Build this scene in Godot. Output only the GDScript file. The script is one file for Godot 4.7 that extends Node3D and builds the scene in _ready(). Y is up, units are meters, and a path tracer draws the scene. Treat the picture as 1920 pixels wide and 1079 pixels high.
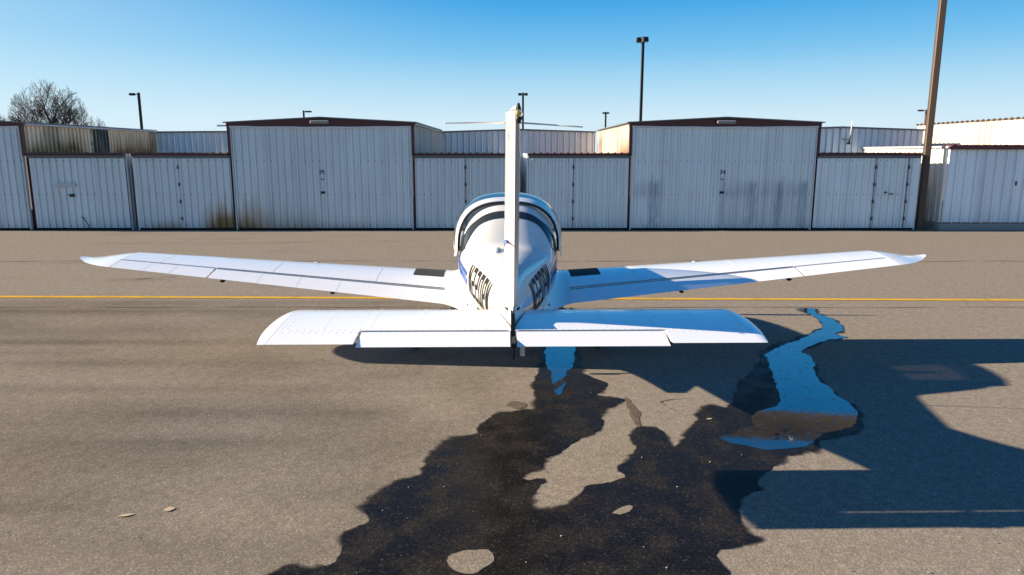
extends Node3D

const SUN_DIR := Vector3(2.64, -1.0, 0.085)
const EXPOSURE := 2.75
const FRONT := -21.4      # z of the hangar fronts
const REAR := -29.4       # z of the rear row's walls

var rng := RandomNumberGenerator.new()
var noise := FastNoiseLite.new()
var streak := FastNoiseLite.new()
var blotch := FastNoiseLite.new()
var used := {}
var M := {}

# ------------------------------------------------------------------ set-up

func _ready() -> void:
	rng.seed = 7
	noise.seed = 3
	noise.noise_type = FastNoiseLite.TYPE_SIMPLEX_SMOOTH
	noise.frequency = 1.0
	noise.fractal_octaves = 4
	streak.seed = 11
	streak.noise_type = FastNoiseLite.TYPE_SIMPLEX_SMOOTH
	streak.frequency = 1.0
	streak.fractal_octaves = 3
	blotch.seed = 23
	blotch.noise_type = FastNoiseLite.TYPE_SIMPLEX_SMOOTH
	blotch.frequency = 1.0
	blotch.fractal_octaves = 2

	var cam := Camera3D.new()
	cam.name = "camera"
	cam.position = Vector3(0, 2.3, 0)
	cam.rotation_degrees = Vector3(-10.7, 0, 0)
	cam.fov = 43.57
	cam.near = 0.05
	cam.far = 1500.0
	add_child(cam)
	cam.current = true

	var env := Environment.new()
	env.background_mode = Environment.BG_SKY
	env.sky = make_sky()
	env.background_energy_multiplier = 1.0 / EXPOSURE
	env.tonemap_mode = Environment.TONE_MAPPER_LINEAR
	env.tonemap_exposure = EXPOSURE
	env.sdfgi_enabled = true
	env.ssao_enabled = true
	env.ssil_enabled = true
	var we := WorldEnvironment.new()
	we.name = "world_environment"
	we.environment = env
	add_child(we)

	var sun := DirectionalLight3D.new()
	sun.name = "sun"
	sun.basis = Basis.looking_at(SUN_DIR.normalized(), Vector3.UP)
	sun.light_energy = 1.6
	sun.light_color = Color(1.0, 0.93, 0.82)
	sun.light_angular_distance = 0.5
	sun.shadow_enabled = true
	add_child(sun)

	make_materials()
	make_ground()
	make_wet()
	make_hangars()
	make_poles()
	make_trees()
	make_airplane()
	make_litter()


func make_sky() -> Sky:
	var w := 512
	var h := 256
	var im := Image.create(w, h, false, Image.FORMAT_RGBAF)
	var to_sun := -SUN_DIR.normalized()
	var el := [0.0, 2.5, 5.0, 7.5, 11.0, 18.0, 35.0, 60.0, 90.0]
	var co := [Vector3(.74, .88, .95), Vector3(.64, .83, .94), Vector3(.42, .71, .91), Vector3(.20, .55, .87), Vector3(.055, .385, .80), Vector3(.022, .30, .76), Vector3(.016, .19, .55), Vector3(.010, .11, .37), Vector3(.009, .09, .32)]
	for j in h:
		var lat := PI * (0.5 - (j + 0.5) / h)
		for i in w:
			var lon := TAU * (i + 0.5) / w
			var dir := Vector3(sin(lon) * cos(lat), sin(lat), -cos(lon) * cos(lat))
			var e := maxf(0.0, rad_to_deg(lat))
			var c := Vector3.ZERO
			for k in el.size() - 1:
				if e >= el[k] and e <= el[k + 1]:
					var t: float = (e - el[k]) / (el[k + 1] - el[k])
					c = co[k].lerp(co[k + 1], t)
					break
			var ang := rad_to_deg(acos(clampf(dir.dot(to_sun), -1.0, 1.0)))
			var g := pow(clampf((86.0 - ang) / 86.0, 0.0, 1.0), 1.5)
			g *= lerpf(1.3, 0.12, smoothstep(9.0, 26.0, e))
			c = c.lerp(Vector3(.80, 1.0, 1.07), clampf(g, 0.0, 0.9))
			im.set_pixel(i, j, Color(c.x, c.y, c.z, 1.0))
	var m := PanoramaSkyMaterial.new()
	m.panorama = ImageTexture.create_from_image(im)
	var s := Sky.new()
	s.sky_material = m
	return s


func lin(r: float, g: float, b: float, a := 1.0) -> Color:
	var c := Color(r, g, b).linear_to_srgb()
	c.a = a
	return c


func mat(called: String, r: float, g: float, b: float, rough := 0.6, metal := 0.0, spec := 0.5) -> StandardMaterial3D:
	var m := StandardMaterial3D.new()
	m.resource_name = called
	m.albedo_color = lin(r, g, b)
	m.roughness = rough
	m.metallic = metal
	m.metallic_specular = spec
	M[called] = m
	return m


func make_materials() -> void:
	var m: StandardMaterial3D
	m = mat("white_paint", .66, .64, .61, .28)
	m.clearcoat_enabled = true
	m.clearcoat = 0.7
	m.clearcoat_roughness = 0.04
	m = mat("wing_paint", .80, .79, .78, .22, 0.0, 0.6)
	m.clearcoat_enabled = true
	m.clearcoat = 0.7
	m.clearcoat_roughness = 0.12
	mat("panel_line", .10, .10, .10, .7)
	mat("rivet", .5, .5, .5, .5)
	mat("faint", .62, .62, .63, .5)
	mat("walkway", .012, .012, .013, .8)
	mat("rubber", .012, .012, .012, .7)
	mat("black", .006, .006, .007, .5)
	mat("seal_black", .01, .01, .011, .5)
	mat("blue_paint", .012, .075, .36, .25)
	mat("text_black", .010, .010, .011, .6, 0.0, 0.3)
	mat("cavity", .012, .011, .010, .9)
	mat("grey_metal", .42, .42, .42, .4, .3)
	mat("steel", .55, .55, .55, .3, .9)
	mat("interior", .04, .038, .036, .8)
	mat("seat", .09, .085, .08, .8)
	mat("prop_black", .01, .01, .011, .45)
	m = mat("glass", .02, .03, .04, .02)
	m.transparency = BaseMaterial3D.TRANSPARENCY_ALPHA
	m.albedo_color.a = 0.25
	m = mat("dark_glass", .015, .025, .04, .03)
	m.transparency = BaseMaterial3D.TRANSPARENCY_ALPHA
	m.albedo_color.a = 0.9
	m = mat("tinted_glass", .03, .034, .034, .04)
	m.clearcoat_enabled = true
	m.clearcoat = 0.5
	m.clearcoat_roughness = 0.02
	m = mat("lamp_glass", .5, .45, .3, .05)
	m.transparency = BaseMaterial3D.TRANSPARENCY_ALPHA
	m.albedo_color.a = 0.3
	mat("lamp_yellow", .5, .42, .04, .4)
	m = mat("sheet", 1, 1, 1, .34, 0.0, .5)
	m.vertex_color_use_as_albedo = true
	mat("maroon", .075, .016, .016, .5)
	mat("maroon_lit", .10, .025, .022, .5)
	mat("white_trim", .6, .6, .6, .5)
	mat("track_grey", .13, .15, .17, .5)
	mat("dark_gap", .006, .006, .007, .9)
	mat("screw", .05, .05, .055, .6)
	mat("fixture", .2, .2, .2, .5)
	mat("concrete", .28, .27, .25, .9)
	mat("bronze", .07, .043, .026, .6)
	mat("pole_dark", .012, .011, .011, .7)
	mat("bark", .035, .028, .022, .9)
	mat("number_ink", .012, .014, .03, .6)
	mat("faded_ink", .34, .37, .40, .6)
	mat("plate", .5, .5, .5, .5)
	mat("leaf", .38, .29, .19, .8)
	mat("grit", .30, .28, .26, .6)
	mat("line_yellow", .62, .30, .022, .7)
	# asphalt: grains on a grey-brown binder
	var n := 1024
	var cells := FastNoiseLite.new()
	cells.seed = 5
	cells.noise_type = FastNoiseLite.TYPE_CELLULAR
	cells.cellular_return_type = FastNoiseLite.RETURN_CELL_VALUE
	cells.frequency = 0.23
	cells.fractal_type = FastNoiseLite.FRACTAL_NONE
	var a := cells.get_seamless_image(n, n, false, false, 0.02)
	cells.seed = 6
	cells.frequency = 0.48
	var b := cells.get_seamless_image(n, n, false, false, 0.02)
	var soft := FastNoiseLite.new()
	soft.seed = 9
	soft.noise_type = FastNoiseLite.TYPE_SIMPLEX_SMOOTH
	soft.frequency = 0.02
	soft.fractal_octaves = 4
	var c := soft.get_seamless_image(n, n)
	var da := a.get_data()
	var db := b.get_data()
	var dc := c.get_data()
	var step := da.size() / (n * n)
	var out := PackedByteArray()
	out.resize(n * n * 3)
	var hgt := PackedByteArray()
	hgt.resize(n * n)
	for i in n * n:
		var va := da[i * step] / 255.0
		var vb := db[i * step] / 255.0
		var vc := dc[i * step] / 255.0
		var v := 0.62 * va + 0.38 * vb
		var t := 0.54 + 0.42 * v * v + 0.16 * (vc - 0.5)
		if va > 0.93:
			t += 0.12
		var warm := 0.5 + 0.5 * (vb - 0.5)
		var col := lin(clampf(.325 * t * (0.94 + 0.12 * warm), 0, 1), clampf(.278 * t, 0, 1), clampf(.226 * t * (1.06 - 0.12 * warm), 0, 1))
		out[i * 3] = int(clampf(col.r, 0, 1) * 255)
		out[i * 3 + 1] = int(clampf(col.g, 0, 1) * 255)
		out[i * 3 + 2] = int(clampf(col.b, 0, 1) * 255)
		hgt[i] = int(clampf(0.25 + 0.5 * v + 0.3 * (vc - 0.5), 0, 1) * 255)
	var tex := ImageTexture.create_from_image(Image.create_from_data(n, n, false, Image.FORMAT_RGB8, out))
	var htex := ImageTexture.create_from_image(Image.create_from_data(n, n, false, Image.FORMAT_L8, hgt))
	# where water lies: a blotchy mask for the damp ground, ripples and grains for the film
	var blot := FastNoiseLite.new()
	blot.seed = 41
	blot.noise_type = FastNoiseLite.TYPE_SIMPLEX_SMOOTH
	blot.frequency = 0.006
	blot.fractal_octaves = 5
	var dm := blot.get_seamless_image(n, n).get_data()
	blot.seed = 57
	blot.frequency = 0.022
	blot.fractal_octaves = 3
	var dr := blot.get_seamless_image(n, n).get_data()
	var wet := PackedByteArray()
	wet.resize(n * n * 3)
	var wet_rough := PackedByteArray()
	wet_rough.resize(n * n)
	var film_rough := PackedByteArray()
	film_rough.resize(n * n)
	var ripple := PackedByteArray()
	ripple.resize(n * n)
	for i in n * n:
		var v := 0.62 * da[i * step] / 255.0 + 0.38 * db[i * step] / 255.0
		var k := smoothstep(0.30, 0.78, dm[i * step] / 255.0)
		var t := (0.25 + 0.9 * v * v) * lerpf(0.015, 0.032, k)
		if da[i * step] > 246:
			t += 0.015
		var col := lin(t * 1.2, t * 1.0, t * 0.84)
		wet[i * 3] = int(col.r * 255)
		wet[i * 3 + 1] = int(col.g * 255)
		wet[i * 3 + 2] = int(col.b * 255)
		wet_rough[i] = int(255 * clampf(lerpf(0.38, 0.54, k) + 0.12 * (v - 0.5), 0.0, 1.0))
		var g := smoothstep(0.71, 0.80, dr[i * step] / 255.0 + 0.16 * (v - 0.5))
		film_rough[i] = int(255 * lerpf(0.045, 0.5, g))
		ripple[i] = int(255 * clampf(0.25 + 0.5 * dr[i * step] / 255.0 + 0.06 * g * v, 0.0, 1.0))
	var wet_tex := ImageTexture.create_from_image(Image.create_from_data(n, n, false, Image.FORMAT_RGB8, wet))
	var wet_rough_tex := ImageTexture.create_from_image(Image.create_from_data(n, n, false, Image.FORMAT_L8, wet_rough))
	var film_rough_tex := ImageTexture.create_from_image(Image.create_from_data(n, n, false, Image.FORMAT_L8, film_rough))
	var ripple_tex := ImageTexture.create_from_image(Image.create_from_data(n, n, false, Image.FORMAT_L8, ripple))
	for k in ["asphalt", "dry_spot", "damp", "drying", "seam", "line", "film"]:
		m = StandardMaterial3D.new()
		m.resource_name = k
		m.albedo_texture = tex
		m.uv1_triplanar = true
		m.uv1_world_triplanar = true
		m.uv1_scale = Vector3.ONE / 2.6
		m.roughness = 0.97
		m.metallic_specular = 0.08
		m.vertex_color_use_as_albedo = true
		m.heightmap_enabled = true
		m.heightmap_texture = htex
		m.heightmap_scale = 0.24
		M[k] = m
	m = M.damp
	m.albedo_texture = wet_tex
	m.roughness_texture = wet_rough_tex
	m.roughness = 1.0
	m.metallic_specular = 0.22
	m.heightmap_scale = 0.2
	m = M.film
	m.albedo_texture = wet_tex
	m.albedo_color = lin(.5, .5, .5)
	m.roughness_texture = film_rough_tex
	m.roughness = 1.0
	m.metallic_specular = 0.6
	m.clearcoat_enabled = true
	m.clearcoat = 0.8
	m.clearcoat_roughness = 0.04
	m.heightmap_texture = ripple_tex
	m.heightmap_scale = 0.10
	for k in ["damp", "drying", "film", "dry_spot"]:
		M[k].transparency = BaseMaterial3D.TRANSPARENCY_ALPHA
	m = M.drying
	m.albedo_color = lin(.5, .48, .46)
	m.roughness = 0.75
	m = M.seam
	m.albedo_color = lin(.66, .65, .64)
	m = M.line
	m.albedo_texture = null
	m.albedo_color = lin(.52, .30, .045)
	m.heightmap_scale = 0.3

# ------------------------------------------------------------------ helpers

func numbered(called: String) -> String:
	if not used.has(called):
		used[called] = 0
		return called
	used[called] += 1
	return "%s_%03d" % [called, used[called]]


func thing(called: String, label: String, category: String, at := Vector3.ZERO, turn := 0.0, group := "") -> Node3D:
	var o := Node3D.new()
	o.name = numbered(called)
	add_child(o, true)
	o.position = at
	o.rotation.y = turn
	tag(o, label, category, group)
	return o


func tag(o: Node, label: String, category: String, group := "") -> void:
	o.set_meta("label", label)
	o.set_meta("category", category)
	if group:
		o.set_meta("group", group)


func new_st(flat := false) -> SurfaceTool:
	var st := SurfaceTool.new()
	st.begin(Mesh.PRIMITIVE_TRIANGLES)
	st.set_smooth_group(-1 if flat else 0)
	return st


func finish(st: SurfaceTool) -> ArrayMesh:
	st.generate_normals()
	return st.commit()


func child_name(parent: Node, called: String) -> String:
	if parent == self:
		return numbered(called)
	var key := "%d/%s" % [parent.get_instance_id(), called]
	if not used.has(key):
		used[key] = 0
		return called
	used[key] += 1
	return "%s_%03d" % [called, used[key]]


func put(called: String, mesh: Mesh, m: Material, parent: Node) -> MeshInstance3D:
	var o := MeshInstance3D.new()
	o.name = child_name(parent, called)
	o.mesh = mesh
	o.material_override = m
	parent.add_child(o, true)
	return o


func obj(called: String, st: SurfaceTool, m: Material, parent: Node = self) -> MeshInstance3D:
	return put(called, finish(st), m, parent)


func group_node(called: String, parent: Node, at := Vector3.ZERO) -> Node3D:
	var o := Node3D.new()
	o.name = child_name(parent, called)
	parent.add_child(o, true)
	o.position = at
	return o


func tri(st: SurfaceTool, a: Vector3, b: Vector3, c: Vector3, outward: Vector3) -> void:
	# clockwise from the outside
	var n := (c - a).cross(b - a)
	if n.dot(outward) < 0.0:
		st.add_vertex(a); st.add_vertex(c); st.add_vertex(b)
	else:
		st.add_vertex(a); st.add_vertex(b); st.add_vertex(c)


func quad(st: SurfaceTool, a: Vector3, b: Vector3, c: Vector3, d: Vector3, outward: Vector3) -> void:
	tri(st, a, b, c, outward)
	tri(st, a, c, d, outward)


func bx(st: SurfaceTool, lo: Vector3, hi: Vector3) -> void:
	hexa(st, [Vector3(lo.x, lo.y, lo.z), Vector3(hi.x, lo.y, lo.z), Vector3(hi.x, hi.y, lo.z), Vector3(lo.x, hi.y, lo.z), Vector3(lo.x, lo.y, hi.z), Vector3(hi.x, lo.y, hi.z), Vector3(hi.x, hi.y, hi.z), Vector3(lo.x, hi.y, hi.z)])


func hexa(st: SurfaceTool, p: Array) -> void:
	var mid := Vector3.ZERO
	for v in p:
		mid += v / 8.0
	for f in [[0, 1, 2, 3], [4, 5, 6, 7], [0, 1, 5, 4], [3, 2, 6, 7], [0, 3, 7, 4], [1, 2, 6, 5]]:
		var c: Vector3 = (p[f[0]] + p[f[1]] + p[f[2]] + p[f[3]]) / 4.0
		quad(st, p[f[0]], p[f[1]], p[f[2]], p[f[3]], c - mid)


# a box with its edges cut off, along all twelve edges
func soft_box(st: SurfaceTool, lo: Vector3, hi: Vector3, r: float) -> void:
	var mid := (lo + hi) / 2.0
	var h := ((hi - lo) / 2.0).abs()
	r = minf(r, minf(h.x, minf(h.y, h.z)) * 0.9)
	for ax in 3:
		for s in [-1.0, 1.0]:
			var u := (ax + 1) % 3
			var v := (ax + 2) % 3
			var q := []
			for k in [[-1, -1], [1, -1], [1, 1], [-1, 1]]:
				var p := mid
				p[ax] += s * h[ax]
				p[u] += k[0] * (h[u] - r)
				p[v] += k[1] * (h[v] - r)
				q.append(p)
			var o := Vector3.ZERO
			o[ax] = s
			quad(st, q[0], q[1], q[2], q[3], o)
	for ax in 3:
		var u := (ax + 1) % 3
		var v := (ax + 2) % 3
		for su in [-1.0, 1.0]:
			for sv in [-1.0, 1.0]:
				var q := []
				for k in [[-1.0, 0], [1.0, 0], [1.0, 1], [-1.0, 1]]:
					var p := mid
					p[ax] += k[0] * (h[ax] - r)
					p[u] += su * (h[u] - (r if k[1] == 1 else 0.0))
					p[v] += sv * (h[v] - (0.0 if k[1] == 1 else r))
					q.append(p)
				var o := Vector3.ZERO
				o[u] = su
				o[v] = sv
				quad(st, q[0], q[1], q[2], q[3], o)
	for sx in [-1.0, 1.0]:
		for sy in [-1.0, 1.0]:
			for sz in [-1.0, 1.0]:
				var s := Vector3(sx, sy, sz)
				tri(st, mid + s * (h - Vector3(0, r, r)), mid + s * (h - Vector3(r, 0, r)), mid + s * (h - Vector3(r, r, 0)), s)


func tube(st: SurfaceTool, a: Vector3, b: Vector3, ra: float, rb: float, n := 8, caps := true) -> void:
	var ax := (b - a).normalized()
	var u := ax.cross(Vector3.UP if absf(ax.y) < 0.9 else Vector3.RIGHT).normalized()
	var v := ax.cross(u)
	for i in n:
		var t0 := TAU * i / n
		var t1 := TAU * (i + 1) / n
		var d0 := u * cos(t0) + v * sin(t0)
		var d1 := u * cos(t1) + v * sin(t1)
		quad(st, a + d0 * ra, a + d1 * ra, b + d1 * rb, b + d0 * rb, d0 + d1)
		if caps:
			tri(st, a, a + d0 * ra, a + d1 * ra, -ax)
			tri(st, b, b + d0 * rb, b + d1 * rb, ax)


func ellipsoid(st: SurfaceTool, c: Vector3, r: Vector3, n := 12, m := 8) -> void:
	for j in m:
		for i in n:
			var q := []
			for k in [[0, 0], [1, 0], [1, 1], [0, 1]]:
				var t: float = TAU * (i + k[0]) / n
				var f: float = PI * (float(j + k[1]) / m - 0.5)
				q.append(c + Vector3(r.x * cos(t) * cos(f), r.y * sin(f), r.z * sin(t) * cos(f)))
			var o: Vector3 = (q[0] + q[1] + q[2] + q[3]) / 4.0 - c
			quad(st, q[0], q[1], q[2], q[3], o)


func ring_mid(r: PackedVector3Array) -> Vector3:
	var c := Vector3.ZERO
	for p in r:
		c += p
	return c / r.size()


func loft(st: SurfaceTool, rings: Array, closed := true, caps := true, split := 0) -> void:
	var n: int = rings[0].size()
	for k in rings.size() - 1:
		var a: PackedVector3Array = rings[k]
		var b: PackedVector3Array = rings[k + 1]
		var mid := (ring_mid(a) + ring_mid(b)) / 2.0
		for i in (n if closed else n - 1):
			var j := (i + 1) % n
			if split:
				st.set_smooth_group(1 if i < split else (2 if i < n - 1 else 3))
			var c := (a[i] + a[j] + b[i] + b[j]) / 4.0
			quad(st, a[i], a[j], b[j], b[i], c - mid)
	if caps and closed:
		st.set_smooth_group(5)
		for e in [[0, 1], [rings.size() - 1, rings.size() - 2]]:
			var r: PackedVector3Array = rings[e[0]]
			var c := ring_mid(r)
			var o: Vector3 = c - ring_mid(rings[e[1]])
			for i in n:
				tri(st, c, r[i], r[(i + 1) % n], o)
		st.set_smooth_group(0)


func grid(st: SurfaceTool, rows: Array, outward: Vector3) -> void:
	for k in rows.size() - 1:
		for i in rows[k].size() - 1:
			quad(st, rows[k][i], rows[k][i + 1], rows[k + 1][i + 1], rows[k + 1][i], outward)


func dots(called: String, pts: PackedVector3Array, r: float, tall: float, m: Material, parent: Node, face := Vector3.UP) -> void:
	var c := CylinderMesh.new()
	c.top_radius = r
	c.bottom_radius = r
	c.height = tall
	c.radial_segments = 6
	c.rings = 1
	var mm := MultiMesh.new()
	mm.transform_format = MultiMesh.TRANSFORM_3D
	mm.mesh = c
	mm.instance_count = pts.size()
	var b := Basis() if face == Vector3.UP else Basis(face.cross(Vector3.UP), face, Vector3.UP)
	for i in pts.size():
		mm.set_instance_transform(i, Transform3D(b, pts[i]))
	var o := MultiMeshInstance3D.new()
	o.name = child_name(parent, called)
	o.multimesh = mm
	o.material_override = m
	o.set_meta("kind", "stuff")
	parent.add_child(o, true)

# ------------------------------------------------------------------ ground

func ground_tint(x: float, z: float) -> Color:
	var a := noise.get_noise_2d(x * 0.10, z * 0.22)
	var b := noise.get_noise_2d(x * 0.7 + 31.0, z * 1.1)
	var c := streak.get_noise_2d(x * 0.05 + 7.0, z * 1.3)
	var v := 1.0 + 0.30 * a + 0.17 * b + 0.2 * c
	var w := noise.get_noise_2d(x * 0.13 + 90.0, z * 0.2 + 12.0)
	# dark streaks run along the taxi lane
	var s := smoothstep(0.28, 0.55, streak.get_noise_2d(x * 0.07 + 40.0, z * 2.3 + 3.0))
	v *= 1.0 - 0.22 * s
	# older, paler paving close to the hangars
	v *= lerpf(1.0, 1.12, smoothstep(-11.5, -17.0, z))
	# the newer mat of paving on the left is darker than the worn one on the right
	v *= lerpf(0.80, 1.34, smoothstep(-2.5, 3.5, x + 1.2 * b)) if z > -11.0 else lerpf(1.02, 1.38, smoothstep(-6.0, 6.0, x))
	return Color(v * (1.0 + 0.07 * w), v, v * (1.0 - 0.10 * w))


func make_ground() -> void:
	var st := new_st()
	var xs := PackedFloat32Array()
	var zs := PackedFloat32Array()
	for e in [-600.0, -200.0, -80.0, -40.0, -25.0]:
		xs.append(e)
	for i in 161:
		xs.append(-20.0 + i * 0.25)
	for e in [25.0, 40.0, 80.0, 200.0, 600.0]:
		xs.append(e)
	for e in [200.0, 60.0, 20.0, 8.0]:
		zs.append(e)
	for i in 121:
		zs.append(4.0 - i * 0.22)
	for e in [-27.0, -40.0, -80.0, -200.0, -900.0]:
		zs.append(e)
	var w := xs.size()
	for z in zs:
		for x in xs:
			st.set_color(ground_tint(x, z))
			st.add_vertex(Vector3(x, 0, z))
	for j in zs.size() - 1:
		for i in w - 1:
			var k := j * w + i
			# rows go towards -z: clockwise from above
			for q in [k, k + w, k + w + 1, k, k + w + 1, k + 1]:
				st.add_index(q)
	st.generate_normals()
	var o := put("asphalt_apron", st.commit(), M.asphalt, self)
	o.set_meta("kind", "structure")
	tag(o, "grey brown asphalt apron around the white airplane", "pavement")

	# the taxi line
	st = new_st()
	var n := 700
	for i in n:
		var q := []
		for k in [[0, 0], [1, 0], [1, 1], [0, 1]]:
			var x: float = -30.0 + 60.0 * (i + k[0]) / n
			var z: float = -11.225 + 0.0165 * x + (0.072 if k[1] else -0.072) + 0.018 * noise.get_noise_2d(x * 5.0, 5.0 + k[1] * 9)
			q.append(Vector3(x, 0.006, z))
		var x0: float = q[0].x
		var v := 1.0 + 0.25 * noise.get_noise_2d(x0 * 1.2, 77.0)
		var worn := smoothstep(0.15, 0.6, noise.get_noise_2d(x0 * 3.0, 177.0)) * 0.6
		st.set_color(Color(v * lerpf(1.0, 0.55, worn), v * lerpf(1.0, 0.75, worn), v * lerpf(1.0, 3.0, worn)))
		quad(st, q[0], q[1], q[2], q[3], Vector3.UP)
	o = obj("painted_line", st, M.line)
	o.set_meta("kind", "structure")
	tag(o, "yellow taxi line painted across the apron", "line")
	# joints between the paving mats and a few cracks
	for e in [[-10.55, 0.028, "dark paving joint just in front of the yellow taxi line"], [-15.2, 0.05, "paving joint between the wing tips and the hangars"]]:
		var line := []
		for i in 101:
			var x := -25.0 + i * 0.5
			line.append(Vector2(x, e[0] + 0.10 * noise.get_noise_2d(x * 0.5, e[0] * 7.0)))
		strip("paving_joint", line, e[1], e[2])
	strip("crack", [Vector2(1.62, -6.50), Vector2(1.48, -6.47), Vector2(1.38, -6.41), Vector2(1.42, -6.28), Vector2(1.47, -6.17)], 0.012, "thin bent crack right of the wet stain")
	strip("crack", [Vector2(-6.9, -13.0), Vector2(-6.75, -13.05), Vector2(-6.6, -13.2), Vector2(-6.3, -13.25)], 0.05, "short dark crack just behind the left wing tip")


func strip(called: String, line: Array, w: float, label: String) -> void:
	var st := new_st()
	for i in line.size() - 1:
		var a: Vector2 = line[i]
		var b: Vector2 = line[i + 1]
		var nrm := (b - a).orthogonal().normalized()
		var wa := w * clampf(0.35 + 0.9 * noise.get_noise_2d(a.x * 0.9, a.y * 3.0), 0.02, 1.0)
		var wb := w * clampf(0.35 + 0.9 * noise.get_noise_2d(b.x * 0.9, b.y * 3.0), 0.02, 1.0)
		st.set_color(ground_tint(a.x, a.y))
		quad(st, Vector3(a.x + nrm.x * wa, 0.0045, a.y + nrm.y * wa), Vector3(b.x + nrm.x * wb, 0.0045, b.y + nrm.y * wb), Vector3(b.x - nrm.x * wb, 0.0045, b.y - nrm.y * wb), Vector3(a.x - nrm.x * wa, 0.0045, a.y - nrm.y * wa), Vector3.UP)
	var o := obj(called, st, M.seam)
	o.set_meta("kind", "structure")
	tag(o, label, "joint" if called == "paving_joint" else "crack")


func outline(flat: Array, step: float, rough: float, seed_at: float) -> PackedVector2Array:
	var p := PackedVector2Array()
	for i in flat.size() / 2:
		p.append(Vector2(flat[i * 2], flat[i * 2 + 1]))
	var out := PackedVector2Array()
	var n := p.size()
	for i in n:
		var p0 := p[(i + n - 1) % n]
		var p1 := p[i]
		var p2 := p[(i + 1) % n]
		var p3 := p[(i + 2) % n]
		var parts := maxi(1, int(p1.distance_to(p2) / step))
		for k in parts:
			var t := float(k) / parts
			var v := p1.cubic_interpolate(p2, p1 - (p2 - p0) * 0.0 if false else p0, p3, t)
			v += rough * Vector2(noise.get_noise_2d(v.x * 5.0 + seed_at, v.y * 5.0), noise.get_noise_2d(v.x * 5.0, v.y * 5.0 + 50.0 + seed_at))
			v += rough * 0.22 * Vector2(noise.get_noise_2d(v.x * 61.0 + seed_at, v.y * 61.0), noise.get_noise_2d(v.x * 61.0, v.y * 61.0 + 50.0))
			v += rough * 0.45 * Vector2(noise.get_noise_2d(v.x * 22.0 + seed_at, v.y * 22.0), noise.get_noise_2d(v.x * 22.0, v.y * 22.0 + 50.0))
			out.append(v)
	return out


func patch(called: String, flat: Array, y: float, m: Material, step: float, rough: float, seed_at: float, wider := 0.0) -> MeshInstance3D:
	var p := outline(flat, step, rough, seed_at)
	var idx := Geometry2D.triangulate_polygon(p)
	if idx.is_empty():
		p = outline(flat, step, rough * 0.3, seed_at)
		idx = Geometry2D.triangulate_polygon(p)
	var st := new_st()
	for i in idx.size() / 3:
		var v := []
		for k in 3:
			v.append(Vector3(p[idx[i * 3 + k]].x, y, p[idx[i * 3 + k]].y))
		var a: Vector3 = v[0]
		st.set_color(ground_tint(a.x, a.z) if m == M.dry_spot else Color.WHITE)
		tri(st, v[0], v[1], v[2], Vector3.UP)
	if wider > 0.0:
		# the rim thins out to nothing over a few centimetres
		var n := p.size()
		var turn := -1.0 if Geometry2D.is_polygon_clockwise(p) else 1.0
		var far := PackedVector2Array()
		for i in n:
			var nrm := (p[(i + 2) % n] - p[(i + n - 2) % n]).orthogonal().normalized() * turn
			var w := wider * clampf(0.55 + 1.6 * noise.get_noise_2d(p[i].x * 2.3 + seed_at, p[i].y * 2.3), 0.12, 1.6)
			w *= 1.0 + 0.6 * noise.get_noise_2d(p[i].x * 30.0, p[i].y * 30.0)
			far.append(p[i] + nrm * w)
		for i in n:
			var j := (i + 1) % n
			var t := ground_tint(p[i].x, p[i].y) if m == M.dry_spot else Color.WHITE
			var clear := Color(t.r, t.g, t.b, 0.0)
			var q := [[p[i], t], [p[j], t], [far[j], clear], [far[i], clear]]
			for f in [[0, 1, 2], [0, 2, 3]]:
				var up: float = (q[f[1]][0] - q[f[0]][0]).cross(q[f[2]][0] - q[f[0]][0])
				if up < 0.0:
					f.reverse()
				for k in f:
					var e: Array = q[k]
					st.set_color(e[1])
					st.add_vertex(Vector3(e[0].x, y, e[0].y))
	var o := obj(called, st, m)
	o.set_meta("kind", "structure")
	return o


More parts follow.
